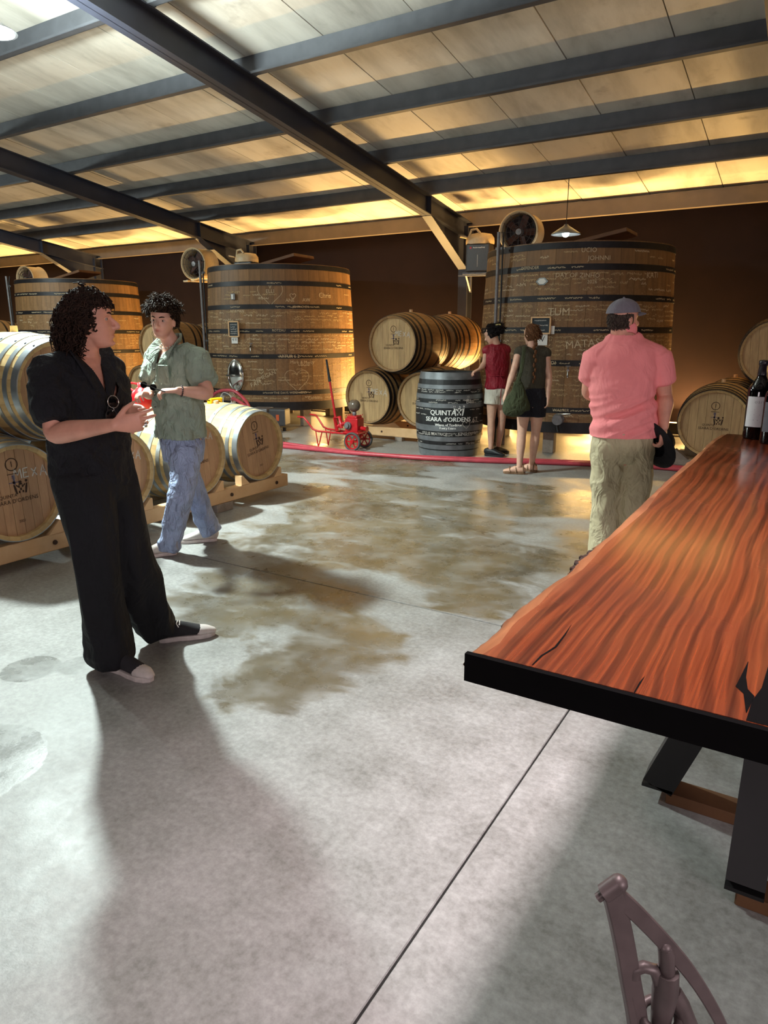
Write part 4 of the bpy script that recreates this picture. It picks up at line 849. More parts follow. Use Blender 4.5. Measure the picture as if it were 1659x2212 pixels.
m = len(dense_); mb.add([p for r_ in rows for p in r_], [(i * m + k, (i + 1) * m + k, (i + 1) * m + k + 1, i * m + k + 1) for i in range(5) for k in range(m - 1)], True); mb.build('live_edge', M_SAP, tb)
bk = MB(); BK0 = cw(*at_z(1234, 1222, TZ)).y; BK1 = cw(*at_z(1285, 1182, TZ)).y
for k in range(10):
    y = BK0 + (BK1 - BK0) * k / 9; x = np.interp(y, [e[1] for e in edge], [e[0] for e in edge]); bk.box((x + 0.004 + 0.006 * noise.noise(Vector((y * 60, 1, 1))), y, TZ - 0.016), (0.012, 0.026, 0.012), Matrix.Rotation(k * 1.3, 3, 'Z'))
bk.build('bark', plain('bark', lin(52, 34, 26), 0.95, 0, 0.4, 80, 0.5), tb, 0.003)
M_ENDB = plain('black_end_paint', lin(5, 4, 5), 0.9, 0, 0.2, Specular_IOR_Level=0.1)
MB().box(((edge[0][0] + xr) / 2, yf - 0.006, TZ - 0.028), (xr - edge[0][0], 0.012, 0.054)).build('end_cap', M_ENDB, tb)
MB().box((xr + 0.006, (yf + yb) / 2, TZ - 0.027), (0.012, yb - yf, 0.054)).build('side_cap', M_ENDB, tb)
def crack(pts, ws):
    mb = MB(); P = [cw(*at_z(px, py, TZ)) for px, py in pts]
    vs_ = []
    for i, p in enumerate(P): vs_ += [(p.x - ws[i] / 2, p.y, TZ + 0.0006), (p.x + ws[i] / 2, p.y, TZ + 0.0006)]
    mb.add(vs_, [(2 * i, 2 * i + 1, 2 * i + 3, 2 * i + 2) for i in range(len(P) - 1)]); mb.build('resin_crack', M_ENDB, tb)
crack([(1150, 1437), (1170, 1417), (1200, 1398), (1220, 1372), (1234, 1350)], [0.002, 0.004, 0.004, 0.003, 0.0005])
crack([(1616, 1430), (1606, 1462), (1602, 1486), (1618, 1502), (1612, 1540)], [0.001, 0.008, 0.018, 0.016, 0.001])
crack([(1662, 1440), (1660, 1490), (1652, 1520), (1648, 1566)], [0.004, 0.02, 0.035, 0.045])
crack([(1370, 1497), (1383, 1475), (1392, 1462)], [0.002, 0.003, 0.0005])
# spider base: four splayed square legs from a hub, standing on timber skids
def spider(hx, hy):
    hub = MB(); hub.box((hx, hy, TZ - TT - 0.012), (0.5, 0.5, 0.012)).box((hx, hy, TZ - TT - 0.11), (0.16, 0.16, 0.2)); hub.build('hub', M_BLACK, tb)
    for dx, dy, n_ in ((-1, 0, 0.3), (1, 0, 0.3), (0, -1, 0.36), (0, 1, 0.36)):
        a = Vector((hx + dx * 0.04, hy + dy * 0.04, TZ - TT - 0.16)); b = Vector((hx + dx * n_, hy + dy * n_, 0.05))
        lg = MB(); t_ = (b - a).normalized(); lg.bar(a, b, 0.1, 0.1, (dx, dy, 0.0)); lo = lg.build('leg', M_BLACK, tb)
        MB().box((b.x, b.y, 0.047), (0.1, 0.1, 0.012)).build('foot_plate', M_BLACK, lo)
HX, HY = edge[0][0] + 0.49, yf + 1.236
spider(HX, HY); spider(HX, yb - 0.75)
M_SKID = wood('skid_wood', lin(84, 54, 30), lin(104, 70, 40), (4, 4, 4), 0.8, 0.1)
for i, (y, w_, xo) in enumerate(((HY, 0.58, 0.02), (HY - 0.36, 0.16, 0.06), (yb - 0.75, 0.58, 0.02))):
    t = thing('timber_skid', ['dark timber skid under the middle legs of the table', 'dark timber skid under the near table leg', 'dark timber skid under the far legs of the table'][i], 'beam', (HX + xo, y, 0))
    MB().box((0, 0, 0.021), (w_, 0.1, 0.042)).build('timber', M_SKID, t, 0.004)

# wine bottles
M_GLASS = plain('dark_bottle_glass', lin(8, 8, 9), 0.06, 0, 0.1); M_LABEL = plain('bottle_label', lin(228, 228, 232), 0.7, 0, 0.03)
def bottle(px, py, H, lab, label_mat, word, ang):
    p = cw(*at_z(px, py, TZ)); t = thing('wine_bottle', lab, 'bottle', (p.x, p.y, TZ), ang, 'wine bottles on the table'); k = H / 0.43
    MB().lathe_s([(0, 0.0), (0.054 * k, 0.0), (0.06 * k, 0.008 * k), (0.061 * k, 0.26 * k), (0.056 * k, 0.285 * k), (0.034 * k, 0.32 * k), (0.022 * k, 0.345 * k), (0.019 * k, 0.4 * k), (0.022 * k, 0.402 * k), (0.022 * k, 0.424 * k), (0.019 * k, 0.43 * k), (0, 0.43 * k)], 28).build('glass', M_GLASS, t)
    MB().lathe_s([(0.0232 * k, 0.35 * k), (0.0205 * k, 0.402 * k), (0.0236 * k, 0.403 * k), (0.0236 * k, 0.426 * k), (0, 0.432 * k)], 20).build('capsule', plain('black_capsule', lin(20, 18, 30), 0.35), t)
    r_ = 0.0618 * k; MB().lathe([(r_, 0.07 * k), (r_, 0.235 * k)], 24, None, True, R(205), R(345)).build('label', label_mat, t)
    mb = MB(); mp = lambda s_, z: Vector(((r_ + 0.0006) * math.cos(R(275) + s_ / r_), (r_ + 0.0006) * math.sin(R(275) + s_ / r_), z))
    put_text(mb, word, 0, 0.205 * k, 0.017 * k, mp, 0, 0, 0, 1.5)
    for j in range(3): stroke(mb, [(-0.03 * k, (0.165 - 0.028 * j) * k), ((0.01 - 0.008 * j) * k, (0.165 - 0.028 * j) * k)], 0.0022 * k, mp)
    mb.build('lettering', plain('grey_ink', lin(140, 140, 146), 0.8), t)
bottle(1628, 947, 0.425, 'tall dark wine bottle with white label at the far end of the table', M_LABEL, 'OSIYA', YAW - R(20)); bottle(1664, 958, 0.40, 'dark wine bottle with grey label at the right edge of the table', plain('grey_label', lin(92, 92, 100), 0.6), 'SO', YAW - R(20))

# industrial stool in the lower right corner
M_STOOL = plain('mauve_grey_cast_iron', lin(92, 80, 80), 0.45, 0.35, 0.15, 30, 0.1)
st = thing('industrial_stool', 'grey cast-iron adjustable stool back in the lower right corner', 'stool', (0, 0, 0), YAW)
SF = 0.72
def S(px, py, f=SF): return at_f(px, py, f)
sd = Vector((1, 0, 0))
def strap(pts, w, th, name, wdir):
    out = []; P = [Vector(p) for p in pts]
    for i in range(len(P) - 1):
        a, b, c, d = P[max(0, i - 1)], P[i], P[i + 1], P[min(len(P) - 1, i + 2)]
        for q in range(6):
            u = q / 6; out.append(0.5 * ((2 * b) + (c - a) * u + (2 * a - 5 * b + 4 * c - d) * u * u + (3 * b - a - 3 * c + d) * u ** 3))
    out.append(P[-1]); vs_ = []; wd = Vector(wdir).normalized()
    for i, p in enumerate(out):
        t_ = (out[min(i + 1, len(out) - 1)] - out[max(i - 1, 0)]).normalized(); nn = t_.cross(wd).normalized()
        vs_ += [p + wd * w / 2 + nn * th / 2, p - wd * w / 2 + nn * th / 2, p - wd * w / 2 - nn * th / 2, p + wd * w / 2 - nn * th / 2]
    mb = MB(); m = len(out); mb.add(vs_, [(4 * i + k, 4 * i + (k + 1) % 4, 4 * i + 4 + (k + 1) % 4, 4 * i + 4 + k) for i in range(m - 1) for k in range(4)] + [(3, 2, 1, 0), (4 * m - 4, 4 * m - 3, 4 * m - 2, 4 * m - 1)])
    return mb.build(name, M_STOOL, st, 0.0015)
vw = (Vector(S(1400, 2050)) - Vector((0, 0, CAM_Z))).normalized()
pl = Vector((0.25, 0.55, -0.8)).normalized()
strap([S(1316, 1920), S(1370, 1968), S(1432, 2032), S(1490, 2100), S(1535, 2170), S(1570, 2240), S(1600, 2330)], 0.030, 0.007, 'back_strap', (0.05, 0.1, 1))
strap([S(1322, 1925), S(1338, 1990), S(1352, 2060), S(1362, 2120), S(1376, 2200), S(1390, 2330)], 0.026, 0.012, 'back_upright', (0.95, 0.2, 0.1))
a = Vector(S(1291, 1940)); b = Vector(S(1336, 1908)); MB().tube([a, a.lerp(b, 0.3)], 0.006, 8).tube([a.lerp(b, 0.3), b], 0.0115, 12).sphere(b, 0.0115, 12, 8).build('pivot_bolt', M_STOOL, st)
MB().tube([S(1436, 2046), S(1440, 2062), S(1441, 2098)], [0.009, 0.0105, 0.010], 12).sphere(S(1436, 2046), 0.009, 12, 8).build('adjusting_knob', M_STOOL, st)
MB().tube([S(1441, 2098), S(1437, 2140), S(1428, 2200), S(1424, 2330)], [0.015, 0.017, 0.013, 0.013], 12).build('spindle', M_STOOL, st)
MB().tube([S(1370, 2110), S(1372, 2095), S(1390, 2088), S(1412, 2094), S(1420, 2110), S(1424, 2130)], 0.008, 8).build('clip', M_STOOL, st)
MB().tube([S(1362, 2145), S(1376, 2200), S(1386, 2330)], 0.007, 8).build('rod', M_STOOL, st)
MB().tube([S(1452, 2140), S(1470, 2170), S(1488, 2215), S(1500, 2330)], 0.012, 8).build('bracket', M_STOOL, st)
cr_ = Vector(S(1425, 2195)); MB().tube([cr_ + Vector((0.024 * math.cos(q * 0.449), 0.020 * math.sin(q * 0.449), 0.006 * math.sin(q * 0.449))) for q in range(15)], 0.006, 8, False).build('collar', M_STOOL, st)
c0 = Vector((0.55, 0.40, 0)); 
MB().lathe([(0.0, 0.47), (0.17, 0.47), (0.175, 0.49), (0.165, 0.505), (0.0, 0.5)], 28, Matrix.Translation(c0)).build('seat', M_STOOL, st)
MB().tube([c0 + Vector((0, 0, 0.1)), c0 + Vector((0, 0, 0.48))], 0.025, 12).build('column', M_STOOL, st)
MB().tube([S(1424, 2330), Vector((0.44, 0.5, 0.5)), c0 + Vector((0, 0, 0.46))], 0.012, 8).build('back_arm', M_STOOL, st)
for k in range(4):
    a = k * math.pi / 2 + 0.6; MB().tube([c0 + Vector((0.02 * math.cos(a), 0.02 * math.sin(a), 0.3)), c0 + Vector((0.14 * math.cos(a), 0.14 * math.sin(a), 0.2)), c0 + Vector((0.22 * math.cos(a), 0.22 * math.sin(a), 0.012))], 0.012, 8).build('leg', M_STOOL, st)
# ---------------------------------------------------------------- people (local axes: right, forward, up as seen from the photograph's side)
def remeshed(mb, voxel, it=6, fac=0.5):
    me = mb.mesh('tmp'); o = bpy.data.objects.new('tmp', me); col.objects.link(o)
    m = o.modifiers.new('r', 'REMESH'); m.mode = 'VOXEL'; m.voxel_size = voxel; m.use_smooth_shade = True
    s_ = o.modifiers.new('s', 'SMOOTH'); s_.factor = fac; s_.iterations = it
    bpy.context.view_layer.update(); dg = bpy.context.evaluated_depsgraph_get()
    r = bpy.data.meshes.new_from_object(o.evaluated_get(dg)); bpy.data.objects.remove(o); bpy.data.meshes.remove(me); return r
def coords(me):
    a = np.empty(len(me.vertices) * 3); me.vertices.foreach_get('co', a); return a.reshape(-1, 3)
def normals(me):
    a = np.empty(len(me.vertices) * 3); me.vertices.foreach_get('normal', a); return a.reshape(-1, 3)
def displace(me, fn):
    c = coords(me); n = normals(me); d = np.array([fn(p) for p in c]); c = c + n * d[:, None]; me.vertices.foreach_set('co', c.ravel()); me.update()
def cut(me, fn):                          # remove faces whose centre satisfies fn
    bm = bmesh.new(); bm.from_mesh(me); bm.verts.ensure_lookup_table()
    bmesh.ops.delete(bm, geom=[f for f in bm.faces if fn(f.calc_center_median())], context='FACES'); bm.to_mesh(me); bm.free(); me.update()
def nz(x, y, z): return noise.noise(Vector((x, y, z)))
def unit(deg): return Vector((math.cos(R(deg)), math.sin(R(deg)), 0))
def lerp_tab(tab, z): return float(np.interp(z, [t[0] for t in tab], [t[1] for t in tab]))
HF = [(-.122, .052), (-.116, .074), (-.105, .086), (-.085, .086), (-.06, .09), (-.03, .09), (0, .088), (.02, .094), (.05, .092), (.08, .074), (.1, .045), (.113, .012), (.116, .0)]
HBK = [(-.122, .02), (-.105, -.005), (-.085, -.04), (-.05, -.075), (0, -.098), (.04, -.101), (.08, -.082), (.1, -.052), (.113, -.016), (.116, -.0)]
HW = [(-.122, .016), (-.116, .028), (-.1, .042), (-.08, .052), (-.05, .062), (-.02, .069), (.02, .075), (.05, .075), (.08, .063), (.1, .042), (.113, .014), (.116, .0)]
class Head:
    def __init__(s, C, fwd_deg, pitch=0.0, roll=0.0, k=1.0):
        f = unit(fwd_deg); up = Vector((0, 0, 1)); q = Matrix.Rotation(R(pitch), 3, f.cross(up).normalized()) ; s.f = (q @ f).normalized(); s.u = (q @ up).normalized()
        s.u = (Matrix.Rotation(R(roll), 3, s.f) @ s.u).normalized(); s.x = s.f.cross(s.u).normalized(); s.C = Vector(C); s.k = k
    def p(s, x, y, z): return s.C + (s.x * x + s.f * y + s.u * z) * s.k
    def loc(s, w): d = (Vector(w) - s.C) / s.k; return d.dot(s.x), d.dot(s.f), d.dot(s.u)
    def add(s, mb, nose=1.0, jaw=1.0):
        nz_, na = 44, 56; vs_ = []
        zz = [-.122 + .238 * (0.5 - 0.5 * math.cos(math.pi * i / (nz_ - 1))) for i in range(nz_)]
        for z in zz:
            f, b, w = lerp_tab(HF, z), lerp_tab(HBK, z), lerp_tab(HW, z) * (jaw if z < -.03 else 1); c, hd = (f + b) / 2, (f - b) / 2
            for k in range(na):
                a = 2 * math.pi * k / na; ca, sa = math.cos(a), math.sin(a); x = w * math.copysign(abs(sa) ** .92, sa); y = c + hd * math.copysign(abs(ca) ** .92, ca)
                if ca > 0:
                    g = math.exp(-(x / .021) ** 2); G = lambda z0, sg: math.exp(-((z - z0) / sg) ** 2)
                    y += g * (.012 * G(-.056, .007) + .011 * G(-.074, .007) - .006 * G(-.065, .004) - .004 * G(-.088, .006) + .012 * G(-.106, .012) - .003 * G(.004, .008))
                    y -= .011 * math.exp(-((abs(x) - .032) / .015) ** 2 - ((z - .001) / .012) ** 2); y += .004 * math.exp(-((abs(x) - .03) / .02) ** 2 - ((z - .022) / .008) ** 2)
                    y += .004 * math.exp(-((abs(x) - .048) / .015) ** 2 - ((z + .03) / .015) ** 2)
                vs_.append(s.p(x, y, z))
        fs = [(i * na + k, i * na + (k + 1) % na, (i + 1) * na + (k + 1) % na, (i + 1) * na + k) for i in range(nz_ - 1) for k in range(na)]
        fs = [f[::-1] for f in fs] + [tuple(range(na)), tuple(range(nz_ * na - 1, (nz_ - 1) * na - 1, -1))]
        mb.add(vs_, fs, True)
        mb.loft([s.p(0, .080, .012), s.p(0, .096, -.008), s.p(0, .106 + .004 * nose, -.024), s.p(0, .108 + .008 * nose, -.036), s.p(0, .094, -.043)], [.008, .009, .012, .0135, .012], [.008, .009, .011, .010, .006], s.x, 12, 3)
        for sx in (-1, 1):
            mb.sphere(s.p(sx * .013, .097, -.038), [.008 * s.k] * 3, 10, 7)
            M = Matrix((s.x, s.f, s.u)).transposed(); mb.sphere(s.p(sx * .074, -.012, -.012), (.010 * s.k, .018 * s.k, .031 * s.k), 12, 9, M @ Matrix.Rotation(R(-12), 3, 'X'))
    def features(s, parent, brow_mat, eyes=True):
        for sx in (-1, 1):
            if eyes:
                e = MB().sphere(s.p(sx * .032, .0655, .0), .0118 * s.k, 14, 10).build('eye', plain('eye_white', lin(168, 152, 146), 0.3), parent)
                MB().sphere(s.p(sx * .0315, .0712, -.0005), .0074 * s.k, 10, 7).build('iris', plain('iris_dark', lin(44, 28, 20), 0.2), e)
                MB().loft([s.p(sx * .046, .066, .002), s.p(sx * .04, .0745, .0072), s.p(sx * .031, .0785, .0088), s.p(sx * .022, .077, .006), s.p(sx * .017, .072, .001)], [.002] * 5, [.0032] * 5, s.u, 8, 3).build('eyelid', MATS['skin_fair'], parent)
            MB().loft([s.p(sx * .05, .068, .020), s.p(sx * .038, .083, .0245), s.p(sx * .025, .090, .0235), s.p(sx * .014, .0925, .019)], [.002, .003, .0035, .002], [.003, .004, .0048, .003], s.f, 8, 3).build('eyebrow', brow_mat, parent)
def lips_attr(me, hd):
    c = coords(me); a = me.attributes.new('lips', 'FLOAT', 'POINT'); d = (c - np.array(hd.C)) / hd.k; x = d @ np.array(hd.x); y = d @ np.array(hd.f); z = d @ np.array(hd.u)
    v = np.exp(-(x / .017) ** 2 - ((z + .0655) / .011) ** 2) * (y > .05); a.data.foreach_set('value', np.clip(v * 1.1, 0, 1).astype(np.float32))

def hand(mb, W, d, n, thumb, curl=(20, 30, 30), spread=5.0, k=1.0, tcurl=15, curls=None):
    """wrist W, finger direction d, palm normal n (where the fingers curl to), thumb = +1 thumb on the d x n side"""
    W = Vector(W); d = Vector(d).normalized(); n = Vector(n); n = (n - d * n.dot(d)).normalized(); s_ = d.cross(n).normalized() * thumb
    mb.loft([W, W + d * .03 * k, W + d * .065 * k, W + d * .098 * k], [.026 * k, .034 * k, .041 * k, .039 * k], [.018 * k, .0165 * k, .0145 * k, .0115 * k], s_, 16, 3)
    for i, (off, L) in enumerate(((.03, .078), (.0105, .086), (-.0095, .08), (-.0285, .063))):
        a = R(spread * (1.5 - i)); dd = (d * math.cos(a) + s_ * math.sin(a)).normalized(); p = W + d * (.09 - .006 * abs(i - 1.2)) * k + s_ * off * k; ang = 0; pts = [p - dd * .012 * k, p]
        cu = curls[i] if curls else curl
        for q, fr in enumerate((.46, .3, .24)):
            ang += cu[q]; st_ = dd * math.cos(R(ang)) + n * math.sin(R(ang)); p = p + st_ * L * fr * k; pts.append(p)
        mb.loft(pts, [.0095 * k, .0094 * k, .0088 * k, .008 * k, .0066 * k], [.0092 * k, .009 * k, .0082 * k, .0074 * k, .006 * k], s_, 10, 3)
    p = W + d * .022 * k + s_ * .024 * k + n * .004 * k; dt = (d * .62 + s_ * .72 + n * .25).normalized(); pts = [p, p + dt * .036 * k]; dt2 = (dt + d * .45 + n * math.sin(R(tcurl)) * .9).normalized(); pts.append(pts[-1] + dt2 * .033 * k); pts.append(pts[-1] + (dt2 + d * .15).normalized() * .025 * k)
    mb.loft(pts, [.014 * k, .0115 * k, .0098 * k, .0075 * k], [.014 * k, .0112 * k, .0092 * k, .0066 * k], n, 10, 3)

def arm(mb, sh, el, wr, k=1.0, fat=1.0):
    sh, el, wr = Vector(sh), Vector(el), Vector(wr); a = (wr - el).normalized()
    mb.loft([sh, sh.lerp(el, .35), sh.lerp(el, .75), el, el.lerp(wr, .25), el.lerp(wr, .65), wr], [.062 * k, .054 * fat * k, .046 * fat * k, .042 * k, .047 * fat * k, .036 * k, .027 * k], [.062 * k, .052 * fat * k, .044 * fat * k, .042 * k, .043 * fat * k, .031 * k, .020 * k], (0.3, 0.3, 1), 16, 4)
def leg(mb, hip, kn, an, k=1.0):
    hip, kn, an = Vector(hip), Vector(kn), Vector(an); b = Vector((0, 0, 1))
    mb.loft([hip + Vector((0, 0, .03)), hip.lerp(kn, .3), hip.lerp(kn, .75), kn, kn.lerp(an, .3), kn.lerp(an, .7), an], [.09 * k, .086 * k, .065 * k, .056 * k, .057 * k, .043 * k, .036 * k], [.09 * k, .084 * k, .064 * k, .055 * k, .058 * k, .044 * k, .037 * k], (1, 0, 0), 16, 4)
def torso(mb, J, w=1.0, dpt=1.0, extra=0.0, hem=None, top=True):
    sv = (J['shR'] - J['shL']); sv.z = 0; sv.normalize(); nk, pv = J['neck'], J['pelvis']; pts = [pv + Vector((0, 0, -.09)), pv, pv.lerp(nk, .28), pv.lerp(nk, .58), pv.lerp(nk, .82), pv.lerp(nk, .95)]
    mb.loft(pts, [.13 * w + extra, .165 * w + extra, .142 * w + extra, .162 * w + extra, .165 * w + extra, .10 * w + extra * .6], [.10 * dpt + extra, .118 * dpt + extra, .102 * dpt + extra, .118 * dpt + extra, .095 * dpt + extra, .06 * dpt + extra * .6], sv, 24, 4, 0.7, 0.9)
    for s_ in ('shR', 'shL'):
        sh = J[s_]; m = pv.lerp(nk, .9); mb.loft([m, m.lerp(sh, .6), sh], [.07 + extra * .6, .066 + extra * .6, .058 + extra * .6], [.075 + extra * .6, .07 + extra * .6, .058 + extra * .6], (0, 0, 1), 14, 3)
    return sv
def build_body(parent, J, hd, mat, voxel, hands, w=1.0, dpt=1.0, armk=1.0, legk=1.0, feet=(), nose=1.0, jaw=1.0, neck_r=.055, fat=1.0):
    mb = MB(); torso(mb, J, w, dpt); nk = J['neck']; base = hd.p(0, -.02, -.07)
    mb.loft([J['pelvis'].lerp(nk, .88), nk, nk.lerp(base, .6), base, hd.p(0, -.015, -.03)], [.075, neck_r * 1.12, neck_r, neck_r * .98, neck_r * .95], [.075, neck_r * 1.12, neck_r, neck_r * .98, neck_r * .95], hd.x, 16, 4); hd.add(mb, nose, jaw)
    for s_ in 'RL':
        arm(mb, J['sh' + s_], J['el' + s_], J['wr' + s_], armk, fat); leg(mb, J['hip' + s_], J['kn' + s_], J['an' + s_], legk); hand(mb, J['wr' + s_], **hands[s_])
    for (an, deg) in feet:
        f = unit(deg); h = Vector((an.x, an.y, 0)); mb.loft([h - f * .05 + Vector((0, 0, .05)), h + f * .02 + Vector((0, 0, .055)), h + f * .1 + Vector((0, 0, .042)), h + f * .17 + Vector((0, 0, .032))], [.03, .034, .04, .036], [.03, .045, .028, .016], f.cross(Vector((0, 0, 1))), 14, 4)
    me = remeshed(mb, voxel, 4, 0.45); lips_attr(me, hd); return obj('body', me, mat, parent)

def curls(mb, hd, n, seed, cover, length, r0=.0055, amp=.011, lift=.3, down=.9, back=0.0, turns=1.4, sx=.084, sy=.108, sz=.115, flow=None):
    rng = random.Random(seed); made = 0; tries = 0
    while made < n and tries < n * 30:
        tries += 1; u = rng.uniform(-1, 1); a = rng.uniform(0, 2 * math.pi); q = math.sqrt(1 - u * u); dx, dy, dz = q * math.cos(a), q * math.sin(a), u
        if not cover(dx, dy, dz): continue
        made += 1; p0 = Vector((dx * sx, dy * sy - .006, dz * sz + .008)); nn = Vector((dx / sx, dy / sy, dz / sz)).normalized(); L = length(dx, dy, dz) * rng.uniform(.75, 1.25)
        g = Vector((0, -back, -down)); 
        if flow: g = g + flow(dx, dy, dz)
        v = nn * lift + g * .35 + Vector((rng.uniform(-.35, .35), rng.uniform(-.35, .35), rng.uniform(-.1, .25))); v.normalize(); p = p0 - nn * .012; pts = []; ph = rng.uniform(0, 6.3); am = amp * rng.uniform(.6, 1.3); e1 = v.orthogonal().normalized(); e2 = v.cross(e1); N = 11; tw = turns * rng.uniform(.7, 1.3)
        for k in range(N):
            t_ = k / (N - 1); v = (v + g * .16).normalized(); p = p + v * L / (N - 1); rel = Vector((p.x / sx, p.y / sy, (p.z) / sz))
            if rel.length < 1.02 and p.z > -.05: p = p + nn * .006
            o_ = (e1 * math.cos(ph + t_ * tw * 6.28) + e2 * math.sin(ph + t_ * tw * 6.28)) * am * min(1, t_ * 2.2); pts.append(hd.p(*(p + o_)))
        mb.tube(pts, [r0 * hd.k * (1.0 - .65 * (k / (N - 1)) ** 2) for k in range(N)], 5, True)
def hair_mat(name, c1, c2):
    if name in MATS: return MATS[name]
    t = NT(name); t.base(t.ramp(t.noise(t.coord('Object'), 60, 3), [(0.3, c1), (0.7, c2)])).set(0.68); t.b.inputs['Specular IOR Level'].default_value = 0.15; MATS[name] = t.m; return t.m
def scalp(mb, hd, zmin, sx=.081, sy=.106, sz=.112, front=0.6, back=None):   # hair cap
    na, nzr = 30, 14; vs_ = []; 
    for i in range(nzr + 1):
        for k in range(na):
            a = 2 * math.pi * k / na; lo = zmin if math.sin(a) < front else max(zmin, .045); th = math.acos(max(-1, min(1, lo / sz))) * i / nzr
            vs_.append(hd.p(sx * math.sin(th) * math.cos(a), sy * math.sin(th) * math.sin(a) - .006, sz * math.cos(th) + .008))
    mb.add(vs_, [(i * na + k, (i + 1) * na + k, (i + 1) * na + (k + 1) % na, i * na + (k + 1) % na) for i in range(nzr) for k in range(na)], True)

def shoe(parent, an, deg, style, L=.285, tilt=0.0):
    f = unit(deg); sd = f.cross(Vector((0, 0, 1))); h = Vector((an.x, an.y, 0)) - f * .075
    cols = {'canvas': (plain('black_canvas', lin(40, 38, 42), 0.9), plain('off_white_rubber', lin(206, 196, 192), 0.7)), 'white': (plain('white_leather', lin(216, 206, 198), 0.6), plain('white_sole', lin(224, 208, 202), 0.7)), 'black': (plain('black_leather_shoe', lin(28, 30, 34), 0.5), plain('black_sole', lin(22, 22, 24), 0.7)), 'tan': (plain('brown_leather', lin(120, 88, 62), 0.6), M_RUBBER)}[style]
    def P(y, x, z): return h + f * y + sd * x + Vector((0, 0, z))
    out = [(0.0, .026), (.03, .034), (.1, .033), (.16, .042), (.22, .044), (.26, .034), (L, .012)]
    so = MB(); ring = [P(y, w, 0) for y, w in out] + [P(y, -w, 0) for y, w in reversed(out)]; n = len(ring); hgt = .026
    cen = sum(ring, Vector()) / n; pts = ring + [cen + (p - cen) * 1.02 + Vector((0, 0, hgt)) for p in ring]
    so.add(pts, [tuple(range(n - 1, -1, -1)), tuple(range(n, 2 * n))] + [(i, (i + 1) % n, n + (i + 1) % n, n + i) for i in range(n)]); sh = so.build('shoe', cols[1], parent, 0.005, 2)
    up = MB().loft([P(.005, 0, .06), P(.05, 0, .062), P(.11, 0, .058), P(.17, 0, .048), P(.225, 0, .038), P(.268, 0, .03)], [.028, .036, .036, .041, .041, .026], [.04, .048, .042, .03, .02, .012], sd, 18, 4, 0.8)
    up.build('upper', cols[0], sh)
    if style in ('canvas', 'white'):
        if style == 'canvas': MB().loft([P(.205, 0, .038), P(.24, 0, .036), P(.278, 0, .028)], [.0455, .041, .024], [.027, .024, .015], sd, 16, 4, 0.9).build('toe_cap', cols[1], sh)
        lc = MB()
        for k in range(5):
            y = .105 + k * .022; z = .1 - k * .0125; lc.tube([P(y, -.026, z - .012), P(y + .004, 0, z + .003), P(y, .026, z - .012)], .0036, 6)
        lc.tube([P(.1, .0, .106), P(.09, .03, .1), P(.1, .045, .085)], .0034, 6); lc.build('laces', cols[1], sh)
    return sh
def sandal(parent, an, deg):
    f = unit(deg); sd = f.cross(Vector((0, 0, 1))); h = Vector((an.x, an.y, 0)) - f * .07
    def P(y, x, z): return h + f * y + sd * x + Vector((0, 0, z))
    ring = [P(y, w, 0) for y, w in ((0, .025), (.05, .034), (.12, .034), (.19, .043), (.23, .038), (.25, .015))]; ring += [P(y, -w, 0) for y, w in ((.25, .015), (.23, .038), (.19, .043), (.12, .034), (.05, .034), (0, .025))]
    n = len(ring); so = MB(); so.add(ring + [p + Vector((0, 0, .032)) for p in ring], [tuple(range(n - 1, -1, -1)), tuple(range(n, 2 * n))] + [(i, (i + 1) % n, n + (i + 1) % n, n + i) for i in range(n)])
    m = plain('brown_leather', lin(104, 78, 60), 0.6); s_ = so.build('sandal', m, parent, 0.004)
    for y, z, w in ((.17, .066, .044), (.1, .088, .04), (.02, .1, .036)): MB().tube([P(y, -w, .025), P(y + .005, -w * .7, z * .8), P(y + .008, 0, z + .012), P(y + .005, w * .7, z * .8), P(y, w, .025)], .008, 6).build('strap', m, s_)

def person(label, base):
    r_, f_ = base; t = thing('person', label, 'person', tuple(cw(r_, f_, 0)), YAW); off = Vector((r_, f_, 0))
    return t, (lambda px, py, f: at_f(px, py, f) - off)
skin('skin_fair', lin(226, 172, 150)); skin('skin_tan', lin(220, 158, 136)); skin('skin_pale', lin(222, 176, 152))
def sleeve(mb, sh, el, frac, r0, r1):
    sh, el = Vector(sh), Vector(el); e = sh.lerp(el, frac); mb.loft([sh, sh.lerp(e, .5), e], [r0, (r0 + r1) / 2 + .004, r1], [r0, (r0 + r1) / 2 + .004, r1], (.3, .3, 1), 18, 4, 0.25)
def trouser(mb, hip, kn, an, r, zhem=None):
    hip, kn, an = Vector(hip), Vector(kn), Vector(an); e = an + Vector((0, 0, zhem or 0)); mb.loft([hip + Vector((0, 0, .06)), hip.lerp(kn, .4), kn, kn.lerp(e, .5), e], r, r, (1, 0, 0), 20, 5, 0.15)
def crease(p, fx, fy, fz, s=0.0):
    n_ = nz(p[0] * fx + s, p[1] * fx + s, p[2] * fz + (p[0] + p[1]) * fy); return (1 - 3.2 * abs(n_)) * .8
def cloth_folds(amp, fx=9, fz=4, seed=0.0):
    return lambda p: amp * (nz(p[0] * fx + seed, p[1] * fx, p[2] * fz) + .5 * nz(p[0] * fx * 2.1 + 4, p[1] * fx * 2.1 + seed, p[2] * fz * 3.2))

